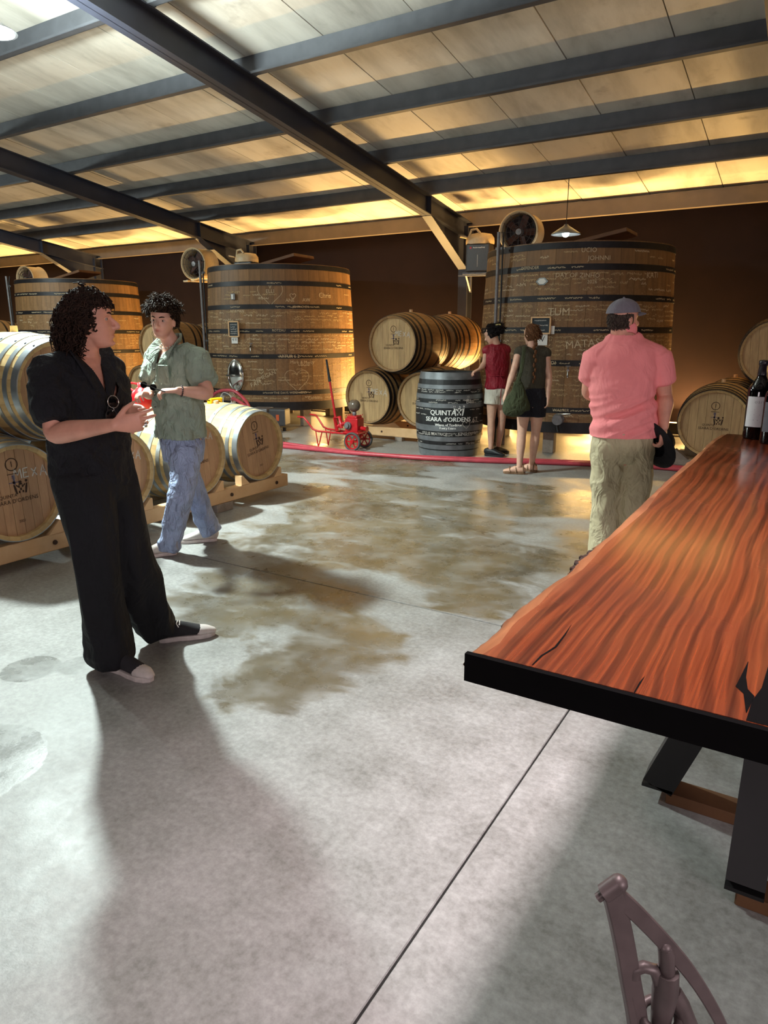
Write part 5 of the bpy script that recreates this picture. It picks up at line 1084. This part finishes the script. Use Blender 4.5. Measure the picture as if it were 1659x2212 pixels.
# ---- man in black
t, P = person('man in black shirt and wide black trousers, hands together, looking right', (-1.315, 3.17))
J = dict(neck=P(184, 768, 3.19), shR=P(108, 803, 3.04), shL=P(234, 799, 3.33), elR=P(118, 936, 2.95), wrR=P(246, 918, 2.80), elL=P(256, 903, 3.40), wrL=P(288, 884, 3.05), pelvis=P(202, 1020, 3.17), hipR=P(180, 1055, 3.09), hipL=P(236, 1055, 3.25), knR=P(212, 1228, 3.05), knL=P(284, 1215, 3.2), anR=P(238, 1418, 3.06), anL=P(335, 1352, 3.35))
hd = Head(P(192, 690, 3.17), 18, 2, 0, 1.02)
hands = dict(R=dict(d=(1, .28, .08), n=(-.25, .95, .1), thumb=1, curls=[(8, 12, 10), (14, 20, 16), (30, 40, 30), (40, 50, 35)], spread=7), L=dict(d=(.62, -.62, -.22), n=(-.5, -.75, .1), thumb=1, curl=(22, 36, 26), spread=6))
sk = MATS['skin_tan']; build_body(t, J, hd, sk, .0042, hands, 1.0, 1.0, 1.0, nose=.9); hairm = hair_mat('dark_brown_hair', lin(26, 18, 16), lin(58, 40, 32)); hd.features(t, hairm)
mb = MB(); sv = torso(mb, J, 1.02, 1.06, .026)
sleeve(mb, J['shR'], J['elR'], .8, .08, .084); sleeve(mb, J['shL'], J['elL'], .75, .07, .07)
pv = J['pelvis']; mb.loft([pv + Vector((0, 0, .02)), pv + Vector((0, 0, .12)), pv.lerp(J['neck'], .4)], [.19, .19, .182], [.155, .152, .145], sv, 24, 3, 0.2)
me = remeshed(mb, .007, 8); displace(me, lambda p: .010 * crease(p, 5, 3, 9) + .007 * crease(p, 11, -4, 14, 5) + .005 * nz(p[0] * 8, p[1] * 8, p[2] * 5)); dch = unit(-38); nk = J['neck']; hz = P(200, 1052, 3.1).z; cut(me, lambda c: c.z < hz)
def vneck(c):
    d = c - nk; z = d.z; y = d.dot(dch); x = abs(d.dot(sv)); 
    return (z > -.21 and y > .02 and x < .012 + .075 * (z + .21) / .21) or (z > -.012 and (Vector((d.x, d.y, 0)) - dch * .0).length < .085)
cut(me, vneck); bk_m = fabric('black_linen', lin(13, 13, 21), .9, .2, wrinkle=.35, wscale=18); shirt = obj('shirt', me, bk_m, t)
cl = MB()
for s_ in (-1, 1):
    pts = [nk - dch * .075 + Vector((0, 0, .045)), nk + sv * s_ * .075 - dch * .03 + Vector((0, 0, .04)), nk + sv * s_ * .088 + dch * .035 + Vector((0, 0, .015)), nk + sv * s_ * .06 + dch * .1 + Vector((0, 0, -.06)), nk + sv * s_ * .03 + dch * .135 + Vector((0, 0, -.14)), nk + dch * .15 + Vector((0, 0, -.215))]
    cl.loft(pts, [.03, .032, .036, .034, .026, .012], [.006] * 6, [Vector((0, 0, 1)), Vector((sv.x * s_ * .4, sv.y * s_ * .4, 1)), sv * s_ + Vector((0, 0, .8)), sv * s_ + Vector((0, 0, .3)), sv * s_, sv * s_], 10, 5)
cl.build('collar', bk_m, shirt)
mb = MB(); mb.loft([pv + Vector((0, 0, -.1)), pv, pv + Vector((0, 0, .12))], [.165, .185, .165], [.14, .15, .14], sv, 24, 4, 0.3)
trouser(mb, J['hipR'], J['knR'], J['anR'], [.118, .12, .11, .102, .094], -.005); trouser(mb, J['hipL'], J['knL'], J['anL'], [.12, .122, .11, .1, .092], -.005)
me = remeshed(mb, .008, 8)
def tf(p):
    z = p[2]; lo = max(0, 1 - z / .28); return .022 * crease(p, 7, .6, 1.3) + .018 * lo * nz(p[0] * 8, p[1] * 8 + 3, z * 20) + .006 * nz(p[0] * 16, p[1] * 16, z * 6) + .012 * lo
displace(me, tf); obj('trousers', me, fabric('black_twill', lin(10, 11, 18), .88, .2, wrinkle=.3, wscale=10), t)
shoe(t, J['anR'] + Vector((.06, -.035, 0)), -30, 'canvas'); shoe(t, J['anL'] + Vector((.085, .03, 0)), 18, 'canvas')
hb = MB(); scalp(hb, hd, -.06, .084, .11, .118, 0.05)
curls(hb, hd, 1100, 11, lambda x, y, z: (z > -.3 and y < .2) or (z > .48), lambda x, y, z: .042 + .04 * max(0, -y) * (1 - max(0, z)) + (-.006 if y > .3 else 0), .0042, .010, .32, .9, .15, 2.2, .08, .102, .119, lambda x, y, z: Vector((0, .45 * max(0, y) , 0)))
curls(hb, hd, 320, 12, lambda x, y, z: z < .05 and y < -.25 and z > -.8, lambda x, y, z: .1, .0042, .012, .2, 1.0, .15, 2.4, .084, .106, .1)
hb.build('hair', hairm, t)['kind'] = 'stuff'
silver = plain('silver_chain', lin(190, 188, 186), 0.25, 0.95); nc = MB(); ring_ = [nk - dch * .06 + Vector((0, 0, .03)), nk + sv * .062 + Vector((0, 0, .03)), nk + sv * .058 + dch * .055 + Vector((0, 0, -.02)), nk + sv * .03 + dch * .108 + Vector((0, 0, -.1)), nk + dch * .128 + Vector((0, 0, -.165)), nk - sv * .03 + dch * .108 + Vector((0, 0, -.1)), nk - sv * .058 + dch * .055 + Vector((0, 0, -.02)), nk - sv * .062 + Vector((0, 0, .03)), nk - dch * .06 + Vector((0, 0, .03))]
nc.tube(ring_, .0032, 6); nc.build('necklace', silver, t)
MB().tube([hd.p(.078 + .002 * math.sin(q), -.012 + .011 * math.cos(q * .7), -.052 + .011 * math.sin(q * .7)) for q in range(10)], .0022, 6).build('earring', plain('gold', lin(200, 160, 84), .3, .9), t)
MB().lathe([(.0105, -.003), (.0105, .003), (.009, .003), (.009, -.003), (.0105, -.003)], 14, Matrix.Translation(J['wrR'] + Vector((1, .28, .08)).normalized() * .125 + Vector((0, -.006, -.012))) @ Matrix.Rotation(R(90), 4, 'Y')).build('ring', silver, t)
# sunglasses hanging in his neckline
org = t.location; g0 = nk + dch * .178 + Vector((0, 0, -.2))
sg = thing('sunglasses', 'black round sunglasses hanging from the neckline of the black shirt', 'sunglasses', M=t.matrix_basis @ Matrix.Translation(g0))
gl = plain('dark_lens', lin(12, 12, 14), 0.08); gf = plain('dark_frame', lin(30, 28, 30), 0.3)
ax = Vector((sv.x * .35, sv.y * .35, -1)).normalized(); bx = dch.cross(ax).normalized()
for i, q in enumerate((.0, .062)):
    c = ax * (q - .005) + dch * (.012 + .004 * i); Ml = Matrix((ax, bx, dch)).transposed().to_4x4(); Ml.translation = c
    MB().lathe([(0, .004), (.015, .003), (.0255, 0), (.0, -.002)], 22, Ml).build('lens', gl, sg); MB().tube([Ml @ Vector((.0265 * math.cos(2 * math.pi * k / 22), .0265 * math.sin(2 * math.pi * k / 22), 0)) for k in range(23)], .0026, 6, False).build('rim', silver if i == 0 else gf, sg)
MB().tube([ax * .02 + dch * .016, ax * .028 + dch * .02 + bx * .006, ax * .036 + dch * .016], .0024, 6).build('bridge', silver, sg)
MB().tube([ax * -.03 + dch * .01, ax * -.034 - dch * .02, ax * .03 - dch * .022, ax * .09 - dch * .02], .0024, 6).build('temple', gf, sg); MB().tube([ax * .088 + dch * .012, ax * .094 - dch * .014, ax * .02 - dch * .026], .0024, 6).build('temple', gf, sg)

# ---- man in green shirt and jeans
t, P = person('curly-haired man in sage green shirt and light jeans walking between barrels', (-1.51, 4.99))
J = dict(neck=P(371, 745, 4.98), shR=P(342, 770, 5.10), shL=P(424, 772, 4.88), elR=P(322, 848, 5.02), wrR=P(322, 852, 4.76), elL=P(449, 850, 4.76), wrL=P(384, 844, 4.66), pelvis=P(394, 962, 4.98), hipL=P(404, 985, 4.91), hipR=P(386, 985, 5.06), knL=P(388, 1080, 4.80), knR=P(424, 1075, 5.10), anL=P(364, 1180, 4.84), anR=P(455, 1146, 5.19))
hd = Head(P(352, 692, 4.94), -97, -2, -4, 1.0)
hands = dict(L=dict(d=(-1, -.15, .02), n=(.1, .2, -1), thumb=-1, curl=(30, 45, 35), spread=3), R=dict(d=(-.35, -.9, .1), n=(.4, 0, -1), thumb=1, curl=(28, 45, 30), spread=3))
build_body(t, J, hd, MATS['skin_fair'], .005, hands, 1.05, 1.05, 1.0, nose=.8); hair2 = hair_mat('brown_hair', lin(26, 18, 13), lin(62, 44, 30)); hd.features(t, hair2)
mb = MB(); sv = torso(mb, J, 1.06, 1.05, .028); pv = J['pelvis']; nk = J['neck']; dch = Vector((sv.y, -sv.x, 0)) * -1
if dch.dot(unit(-139)) < 0: dch = -dch
for s_ in 'RL': sleeve(mb, J['sh' + s_], J['el' + s_], .68, .085, .088)
mb.loft([pv + Vector((0, 0, -.0)), pv + Vector((0, 0, .12)), pv.lerp(nk, .42)], [.205, .2, .19], [.165, .16, .15], sv, 24, 3, 0.2)
me = remeshed(mb, .007, 8); displace(me, lambda p: .014 * crease(p, 6, 3, 6) + .008 * crease(p, 12, -3, 11, 3)); hz = P(394, 944, 4.95).z; cut(me, lambda c: c.z < hz)
def vneck2(c):
    d = c - nk; return (d.z > -.12 and d.dot(dch) > .02 and abs(d.dot(sv)) < .012 + .06 * (d.z + .12) / .12) or d.z > .0 and Vector((d.x, d.y, 0)).length < .085
cut(me, vneck2); gm = fabric('sage_cotton', lin(150, 164, 150), .92, .12, wrinkle=.4, wscale=16); shirt = obj('shirt', me, gm, t); cl = MB()
for s_ in (-1, 1):
    pts = [nk - dch * .07 + Vector((0, 0, .05)), nk + sv * s_ * .075 - dch * .02 + Vector((0, 0, .045)), nk + sv * s_ * .085 + dch * .05 + Vector((0, 0, .0)), nk + sv * s_ * .075 + dch * .115 + Vector((0, 0, -.06)), nk + sv * s_ * .03 + dch * .14 + Vector((0, 0, -.12))]
    cl.loft(pts, [.03, .032, .042, .05, .012], [.006] * 5, [Vector((0, 0, 1)), Vector((sv.x * s_ * .4, sv.y * s_ * .4, 1)), sv * s_ + Vector((0, 0, .8)), sv * s_ + Vector((0, 0, .2)), sv * s_], 10, 5)
cl.build('collar', gm, shirt)
pc = nk + dch * .16 + (sv if sv.x > 0 else -sv) * .085 + Vector((0, 0, -.19)); sx_ = sv if sv.x > 0 else -sv
MB().box(pc, (.1, .012, .12), Matrix((sx_, dch, Vector((0, 0, 1)))).transposed()).build('pocket', gm, shirt, .004)
for k in range(4): MB().sphere(nk + dch * (.165 + .006 * k) + Vector((0, 0, -.16 - .085 * k)), .006, 10, 6).build('button', plain('button_dark', lin(80, 86, 78), .4), shirt)
mb = MB(); mb.loft([pv + Vector((0, 0, -.1)), pv, pv + Vector((0, 0, .1))], [.15, .172, .16], [.125, .14, .135], sv, 24, 4, 0.3)
trouser(mb, J['hipL'], J['knL'], J['anL'], [.1, .098, .084, .08, .084], -.02); trouser(mb, J['hipR'], J['knR'], J['anR'], [.1, .096, .082, .078, .082], -.01)
me = remeshed(mb, .007, 7); displace(me, lambda p: .010 * crease(p, 9, 1, 5) + .016 * (max(0, 1 - p[2] / .3) + .6 * math.exp(-((p[2] - .55) / .12) ** 2)) * nz(p[0] * 7, p[1] * 7, p[2] * 22)); obj('jeans', me, fabric('light_denim', lin(162, 176, 210), .9, .16, wrinkle=.45, wscale=22), t)
shoe(t, J['anL'] + Vector((-.02, -.01, 0)), -158, 'white'); shoe(t, J['anR'] + Vector((-.03, -.01, 0)), -165, 'white')
hb = MB(); scalp(hb, hd, -.02, .083, .108, .118, 0.1); curls(hb, hd, 700, 21, lambda x, y, z: (z > .15 and y < .5) or (z > .45) or (y < -.2 and z > -.35), lambda x, y, z: .038 + (.024 if z > .4 else -.012), .0042, .009, .6, .35, .1, 1.9, .085, .110, .122, lambda x, y, z: Vector((0, .7 * max(0, y), 0))); hb.build('hair', hair2, t)['kind'] = 'stuff'
bead = MB(); wv = (J['wrL'] - J['elL']).normalized(); e1 = wv.orthogonal().normalized(); e2 = wv.cross(e1)
for q in range(16): bead.sphere(J['wrL'] - wv * .025 + (e1 * math.cos(q * .393) + e2 * math.sin(q * .393)) * .033, .006, 8, 6)
bead.build('bracelet', plain('dark_bead', lin(70, 48, 50), .4), t)['kind'] = 'stuff'; bead = MB()
for q in range(22): bead.sphere(nk + (sv * math.cos(q * .2856) * .066 + dch * (.03 + .06 * math.sin(q * .2856))) + Vector((0, 0, .005 - .03 * math.sin(q * .2856))), .006, 8, 6)
bead.build('shell_necklace', plain('shell_white', lin(226, 220, 208), .5), t)['kind'] = 'stuff'
gp = J['wrL'] + Vector((-.115, -.06, .03)); g2 = thing('sunglasses', 'dark folded sunglasses held in the hands of the man in green', 'sunglasses', M=t.matrix_basis @ Matrix.Translation(gp))
for i in (-1, 1): MB().lathe([(0, .003), (.018, .002), (.022, 0), (0, -.002)], 18, Matrix.Translation((i * .03 - .05, -.02, .006 - i * .008)) @ Matrix.Rotation(R(75), 4, 'X') @ Matrix.Rotation(R(20), 4, 'Y')).build('lens', gl, g2)
MB().tube([(-.1, -.02, .028), (-.05, -.02, .01), (.0, -.03, -.012), (.06, -.03, -.03)], .004, 6).build('temple', gf, g2); MB().tube([(-.1, -.015, .015), (-.04, -.012, .0), (.04, -.02, -.026)], .004, 6).build('temple', gf, g2)

# ---- man in pink polo, seen from behind
t, P = person('man in pink polo shirt, khaki trousers and grey cap seen from behind', (1.55, 4.5))
J = dict(neck=P(1347, 722, 4.5), shR=P(1418, 768, 4.47), shL=P(1290, 770, 4.5), elR=P(1436, 856, 4.47), wrR=P(1434, 925, 4.36), elL=P(1272, 846, 4.62), wrL=P(1310, 855, 4.84), pelvis=P(1344, 955, 4.5), hipR=P(1374, 975, 4.5), hipL=P(1314, 975, 4.5), knR=P(1366, 1092, 4.46), knL=P(1310, 1094, 4.5), anR=P(1352, 1200, 4.55), anL=P(1303, 1202, 4.48))
hd = Head(P(1347, 690, 4.49), 24, 3, 0, .98); hands = dict(R=dict(d=(.05, .1, -1), n=(-.6, .7, 0), thumb=1, curl=(32, 48, 35), spread=4), L=dict(d=(.8, .3, 0), n=(0, -.2, -1), thumb=1))
build_body(t, J, hd, MATS['skin_tan'], .0055, hands, 1.12, 1.15, 1.12, nose=1.0, neck_r=.062, fat=1.1); mb = MB(); sv = torso(mb, J, 1.14, 1.2, .024); pv = J['pelvis']; nk = J['neck']
for s_ in 'RL': sleeve(mb, J['sh' + s_], J['el' + s_], .66, .09, .083)
mb.loft([pv + Vector((0, 0, .0)), pv + Vector((0, 0, .12)), pv.lerp(nk, .4)], [.212, .205, .2], [.165, .165, .16], sv, 24, 3, 0.15)
me = remeshed(mb, .007, 8); displace(me, lambda p: .006 * crease(p, 4, 4, 7) + .018 * max(0, 1 - abs(p[2] - 1.06) / .26) * crease((p[0], 0, p[2]), 3, -6, 15, 2)); hz = P(1345, 946, 4.4).z; cut(me, lambda c: c.z < hz); cut(me, lambda c: (c - nk).z > -.005 and Vector(((c - nk).x, (c - nk).y, 0)).length < .085)
pm = fabric('coral_pique', lin(252, 148, 150), .9, .05, wrinkle=.18, wscale=9); shirt = obj('polo_shirt', me, pm, t)
MB().loft([nk + Vector((.074 * math.cos(a), .07 * math.sin(a), .012 - .03 * math.sin(a))) for a in [R(75 - 330 * q / 14) for q in range(15)]], [.03] * 15, [.006] * 15, (0, 0, 1), 10, 2).build('collar', pm, shirt)
mb = MB(); mb.loft([pv + Vector((0, 0, -.1)), pv, pv + Vector((0, 0, .1))], [.16, .19, .175], [.135, .152, .145], sv, 24, 4, 0.3); trouser(mb, J['hipR'], J['knR'], J['anR'], [.112, .108, .098, .094, .096], -.03); trouser(mb, J['hipL'], J['knL'], J['anL'], [.112, .108, .098, .094, .096], -.03)
me = remeshed(mb, .008, 7); displace(me, lambda p: .010 * crease(p, 6, 2, 4) + .004 * crease(p, 13, -2, 9, 4)); obj('trousers', me, fabric('khaki_twill', lin(196, 184, 150), .75, .08, wrinkle=.35, wscale=12), t)
shoe(t, J['anR'], 80, 'tan'); shoe(t, J['anL'], 92, 'tan'); hg = hair_mat('grey_brown_hair', lin(44, 36, 34), lin(92, 78, 70)); hb = MB(); scalp(hb, hd, -.075, .078, .1, .1, 0.25); curls(hb, hd, 260, 31, lambda x, y, z: y < -.1 and -.6 < z < .3, lambda x, y, z: .016, .0032, .002, .2, 1.0, .1, .6, .079, .101, .102); hb.build('hair', hg, t)['kind'] = 'stuff'
capm = fabric('grey_cap_cloth', lin(116, 112, 122), .9, .1, wrinkle=.15); cp = MB(); na = 32; vs_ = []
for i in range(11):
    th_ = R(84) * i / 10
    for k in range(na): a = 2 * math.pi * k / na; vs_.append(hd.p(.092 * math.sin(th_) * math.cos(a), .118 * math.sin(th_) * math.sin(a) - .004, .03 + .1 * math.cos(th_)))
cp.add(vs_, [(i * na + k, (i + 1) * na + k, (i + 1) * na + (k + 1) % na, i * na + (k + 1) % na) for i in range(10) for k in range(na)], True); cap = cp.build('cap', capm, t)
br = MB(); vs_ = [hd.p(.082 * math.sin(R(-62 + 124 * q / 12)) * (1 + .0 * s_), .1 * math.cos(R(-62 + 124 * q / 12)) + s_ * .075 * math.cos(R((-62 + 124 * q / 12) * 1.35)), .04 - s_ * .012 - .016 * (math.sin(R(-62 + 124 * q / 12))) ** 2 + dz) for dz in (0, .005) for s_ in (0, 1) for q in range(13)]
br.add(vs_, [(k, k + 1, 13 + k + 1, 13 + k) for k in range(12)] + [(26 + k, 39 + k, 39 + k + 1, 26 + k + 1) for k in range(12)] + [(13 + k, 13 + k + 1, 39 + k + 1, 39 + k) for k in range(12)]); br.build('brim', capm, cap); MB().sphere(hd.p(0, -.004, .13), .008, 8, 6).build('top_button', capm, cap)
# black hat held in his right hand
hp_ = J['wrR'] + Vector((-.02, .09, -.12)); ht = thing('black_hat', 'round black brimmed hat held low by the man in pink', 'hat', M=t.matrix_basis @ Matrix.Translation(hp_) @ Matrix.Rotation(R(62), 4, 'Y') @ Matrix.Rotation(R(-20), 4, 'X')); hm = fabric('black_felt', lin(20, 20, 24), .95, .1, wrinkle=.1)
MB().lathe_s([(0, .11), (.05, .112), (.085, .1), (.094, .06), (.097, 0.0), (.09, 0.0)], 28).build('crown', hm, ht); MB().lathe_s([(.094, .004), (.14, .0), (.175, .008), (.175, .004), (.14, -.005), (.094, 0)], 32).build('brim', hm, ht)

# ---- woman with the plait
t, P = person('woman with a plait in dark olive top and black shorts seen from behind', (1.60, 7.92))
J = dict(neck=P(1149, 749, 7.92), shL=P(1122, 761, 7.93), shR=P(1178, 763, 7.9), elL=P(1108, 806, 7.86), wrL=P(1094, 846, 7.82), elR=P(1186, 812, 7.88), wrR=P(1184, 858, 7.84), pelvis=P(1147, 858, 7.92), hipL=P(1133, 868, 7.92), hipR=P(1162, 868, 7.92), knL=P(1127, 938, 7.88), knR=P(1157, 936, 7.93), anL=P(1122, 1006, 7.86), anR=P(1149, 1000, 7.99))
hd = Head(P(1148, 722, 7.94), 118, -8, 0, .93); hands = dict(L=dict(d=(-.3, 0, -1), n=(.9, .2, 0), thumb=-1, curl=(20, 30, 25), k=.9), R=dict(d=(0, .1, -1), n=(-.9, .2, 0), thumb=1, curl=(20, 30, 25), k=.9))
build_body(t, J, hd, MATS['skin_pale'], .006, hands, .86, .86, .86, .92, feet=((J['anL'], 165), (J['anR'], 130)), neck_r=.045); mb = MB(); sv = torso(mb, J, .9, .92, .016); pv = J['pelvis']; nk = J['neck']
mb.loft([pv.lerp(nk, .2), pv.lerp(nk, .4), pv.lerp(nk, .6)], [.155, .155, .16], [.125, .125, .13], sv, 24, 3, 0.1); me = remeshed(mb, .008, 6); displace(me, cloth_folds(.006, 9, 6)); zc = pv.lerp(nk, .2).z
cut(me, lambda c: c.z < zc - .02 or ((c - nk).z > -.02 and Vector(((c - nk).x, (c - nk).y, 0)).length < .07)); obj('top', me, fabric('olive_black_cotton', lin(66, 62, 50), .92, .12), t)
mb = MB(); mb.loft([pv + Vector((0, 0, -.08)), pv, pv + Vector((0, 0, .1)), pv.lerp(nk, .26)], [.15, .165, .15, .138], [.125, .135, .12, .11], sv, 22, 4, 0.2)
for s_ in 'RL': h_, k_ = J['hip' + s_], J['kn' + s_]; mb.loft([h_ + Vector((0, 0, .05)), h_.lerp(k_, .2), h_.lerp(k_, .45)], [.1, .1, .1], [.105, .104, .104], (1, 0, 0), 18, 4, 0.1)
me = remeshed(mb, .008, 6); displace(me, cloth_folds(.004, 10, 6)); obj('shorts', me, fabric('black_jersey', lin(20, 20, 30), .9, .1), t)
sandal(t, J['anL'], 165); sandal(t, J['anR'], 130); hw = hair_mat('auburn_hair', lin(70, 42, 26), lin(116, 78, 50)); hb = MB(); scalp(hb, hd, -.09, .083, .108, .116, 0.4); curls(hb, hd, 90, 41, lambda x, y, z: y < .3 and z > -.5, lambda x, y, z: .06, .006, .003, .15, .8, .9, .5, .083, .108, .116); hb.build('hair', hw, t)['kind'] = 'stuff'
br = MB(); p = hd.p(.0, -.1, -.05); pts = [p, nk + Vector((.01, -.1, .0)), nk + Vector((.014, -.135, -.12)), nk + Vector((.012, -.14, -.26)), nk + Vector((.012, -.14, -.37))]
for k in range(12):
    u = k / 11 * 3.99; i = int(u); q = pts[i].lerp(pts[i + 1], u - i); br.sphere(q + Vector((.008 * (-1) ** k, 0, 0)), (.02 - .0008 * k, .018 - .0008 * k, .026), 10, 7)
br.build('plait', hw, t)
hbm = fabric('olive_canvas_bag', lin(62, 68, 44), .92, .15, wrinkle=.4); bp = P(1117, 866, 7.74); bgt = thing('shoulder_bag', 'slouchy olive green shoulder bag on the woman with the plait', 'bag', M=t.matrix_basis @ Matrix.Translation(bp))
mb = MB(); mb.loft([Vector((.0, 0, .2)), Vector((.01, 0, .1)), Vector((0, 0, -.02)), Vector((-.005, 0, -.11)), Vector((0, 0, -.14))], [.045, .085, .145, .15, .09], [.03, .05, .075, .07, .045], (1, 0, .1), 22, 5, .7); me = remeshed(mb, .008, 5); displace(me, lambda q: .008 * nz(q[0] * 12, q[1] * 12, q[2] * 6) - .014 * max(0, q[2]) * 0); obj('body', me, hbm, bgt)
MB().loft([Vector((-.01, .0, .2)), Vector((.02, -.01, .3)), Vector((.04, .0, .42)), Vector((.06, .05, .56)), Vector((.075, .13, .575)), Vector((.07, .2, .5)), Vector((.05, .2, .35)), Vector((.02, .1, .2))], [.022, .02, .02, .02, .02, .02, .02, .022], [.006] * 8, (1, -.4, 0), 10, 4).build('strap', hbm, bgt)

# ---- woman in red top leaning by the black barrel
t, P = person('dark-haired woman in sleeveless red top and white shorts leaning on the barrel', (1.50, 9.08))
J = dict(neck=P(1073, 744, 9.06), shL=P(1053, 757, 9.05), shR=P(1093, 756, 9.08), elL=P(1046, 786, 9.04), wrL=P(1036, 797, 9.0), elR=P(1100, 795, 9.1), wrR=P(1098, 832, 9.14), pelvis=P(1074, 842, 9.08), hipL=P(1064, 850, 9.08), hipR=P(1086, 850, 9.1), knL=P(1061, 912, 9.06), knR=P(1084, 910, 9.12), anL=P(1060, 968, 9.08), anR=P(1077, 962, 9.2))
hd = Head(P(1062, 722, 9.08), 150, -26, 0, .92); hands = dict(L=dict(d=(-.8, -.1, -.35), n=(.2, 0, -1), thumb=-1, curl=(25, 40, 30), k=.9), R=dict(d=(0, .1, -1), n=(-.9, .2, 0), thumb=1, curl=(20, 30, 25), k=.9))
build_body(t, J, hd, MATS['skin_pale'], .0065, hands, .84, .84, .82, .86, neck_r=.043); mb = MB(); sv = torso(mb, J, .86, .9, .018); pv = J['pelvis']; nk = J['neck']
mb.loft([pv + Vector((0, 0, .03)), pv + Vector((0, 0, .1)), pv.lerp(nk, .32), pv.lerp(nk, .6)], [.17, .155, .128, .15], [.14, .13, .11, .125], sv, 24, 4, 0.1); me = remeshed(mb, .008, 5); displace(me, cloth_folds(.008, 12, 4)); zc = pv.z + .03
cut(me, lambda c: c.z < zc - .02 or ((c - nk).z > -.005 and Vector(((c - nk).x, (c - nk).y, 0)).length < .06)); redm = fabric('crimson_satin', lin(150, 22, 44), .55, .12, wrinkle=.3); rt = obj('top', me, redm, t)
wz = pv.lerp(nk, .32); MB().tube([wz + Vector((.135 * math.cos(a), .118 * math.sin(a), .004 * math.sin(3 * a))) for a in [2 * math.pi * q / 24 for q in range(25)]], .008, 6, False).tube([wz + Vector((.02, -.12, 0)), wz + Vector((.05, -.16, -.05)), wz + Vector((.03, -.17, -.2)), wz + Vector((.035, -.16, -.36))], .005, 6).build('waist_tie', redm, rt)
mb = MB(); mb.loft([pv + Vector((0, 0, -.06)), pv, pv + Vector((0, 0, .08))], [.15, .165, .14], [.125, .135, .115], sv, 22, 4, 0.2)
for s_ in 'RL': h_, k_ = J['hip' + s_], J['kn' + s_]; mb.loft([h_ + Vector((0, 0, .05)), h_.lerp(k_, .15), h_.lerp(k_, .36)], [.1, .105, .11], [.105, .108, .112], (1, 0, 0), 18, 4, 0.1)
me = remeshed(mb, .008, 5); displace(me, cloth_folds(.006, 9, 5)); obj('shorts', me, fabric('white_linen', lin(224, 220, 206), .9, .06), t)
shoe(t, J['anL'] + Vector((.0, -.0, 0)), -28, 'black', .26); shoe(t, J['anR'], 40, 'black', .26); hk = hair_mat('black_hair', lin(14, 12, 14), lin(34, 28, 30)); hb = MB(); scalp(hb, hd, -.07, .083, .108, .118, 0.4); curls(hb, hd, 110, 51, lambda x, y, z: z > -.4 and y < .5, lambda x, y, z: .07, .0065, .006, .3, .3, .9, .8, .084, .11, .118)
hb.sphere(hd.p(0, -.12, .04), (.05, .045, .05), 14, 9); curls(hb, hd, 40, 52, lambda x, y, z: y < -.7 and z > -.2, lambda x, y, z: .08, .006, .012, .9, .2, .3, 1.4, .084, .14, .118); hb.build('hair', hk, t)['kind'] = 'stuff'
MB().tube([hd.p(-.05, -.12, .08), hd.p(-.02, -.165, .06), hd.p(.01, -.17, .02)], [.008, .012, .008], 8).build('hair_clip', plain('pale_clip', lin(216, 204, 140), .4), t)
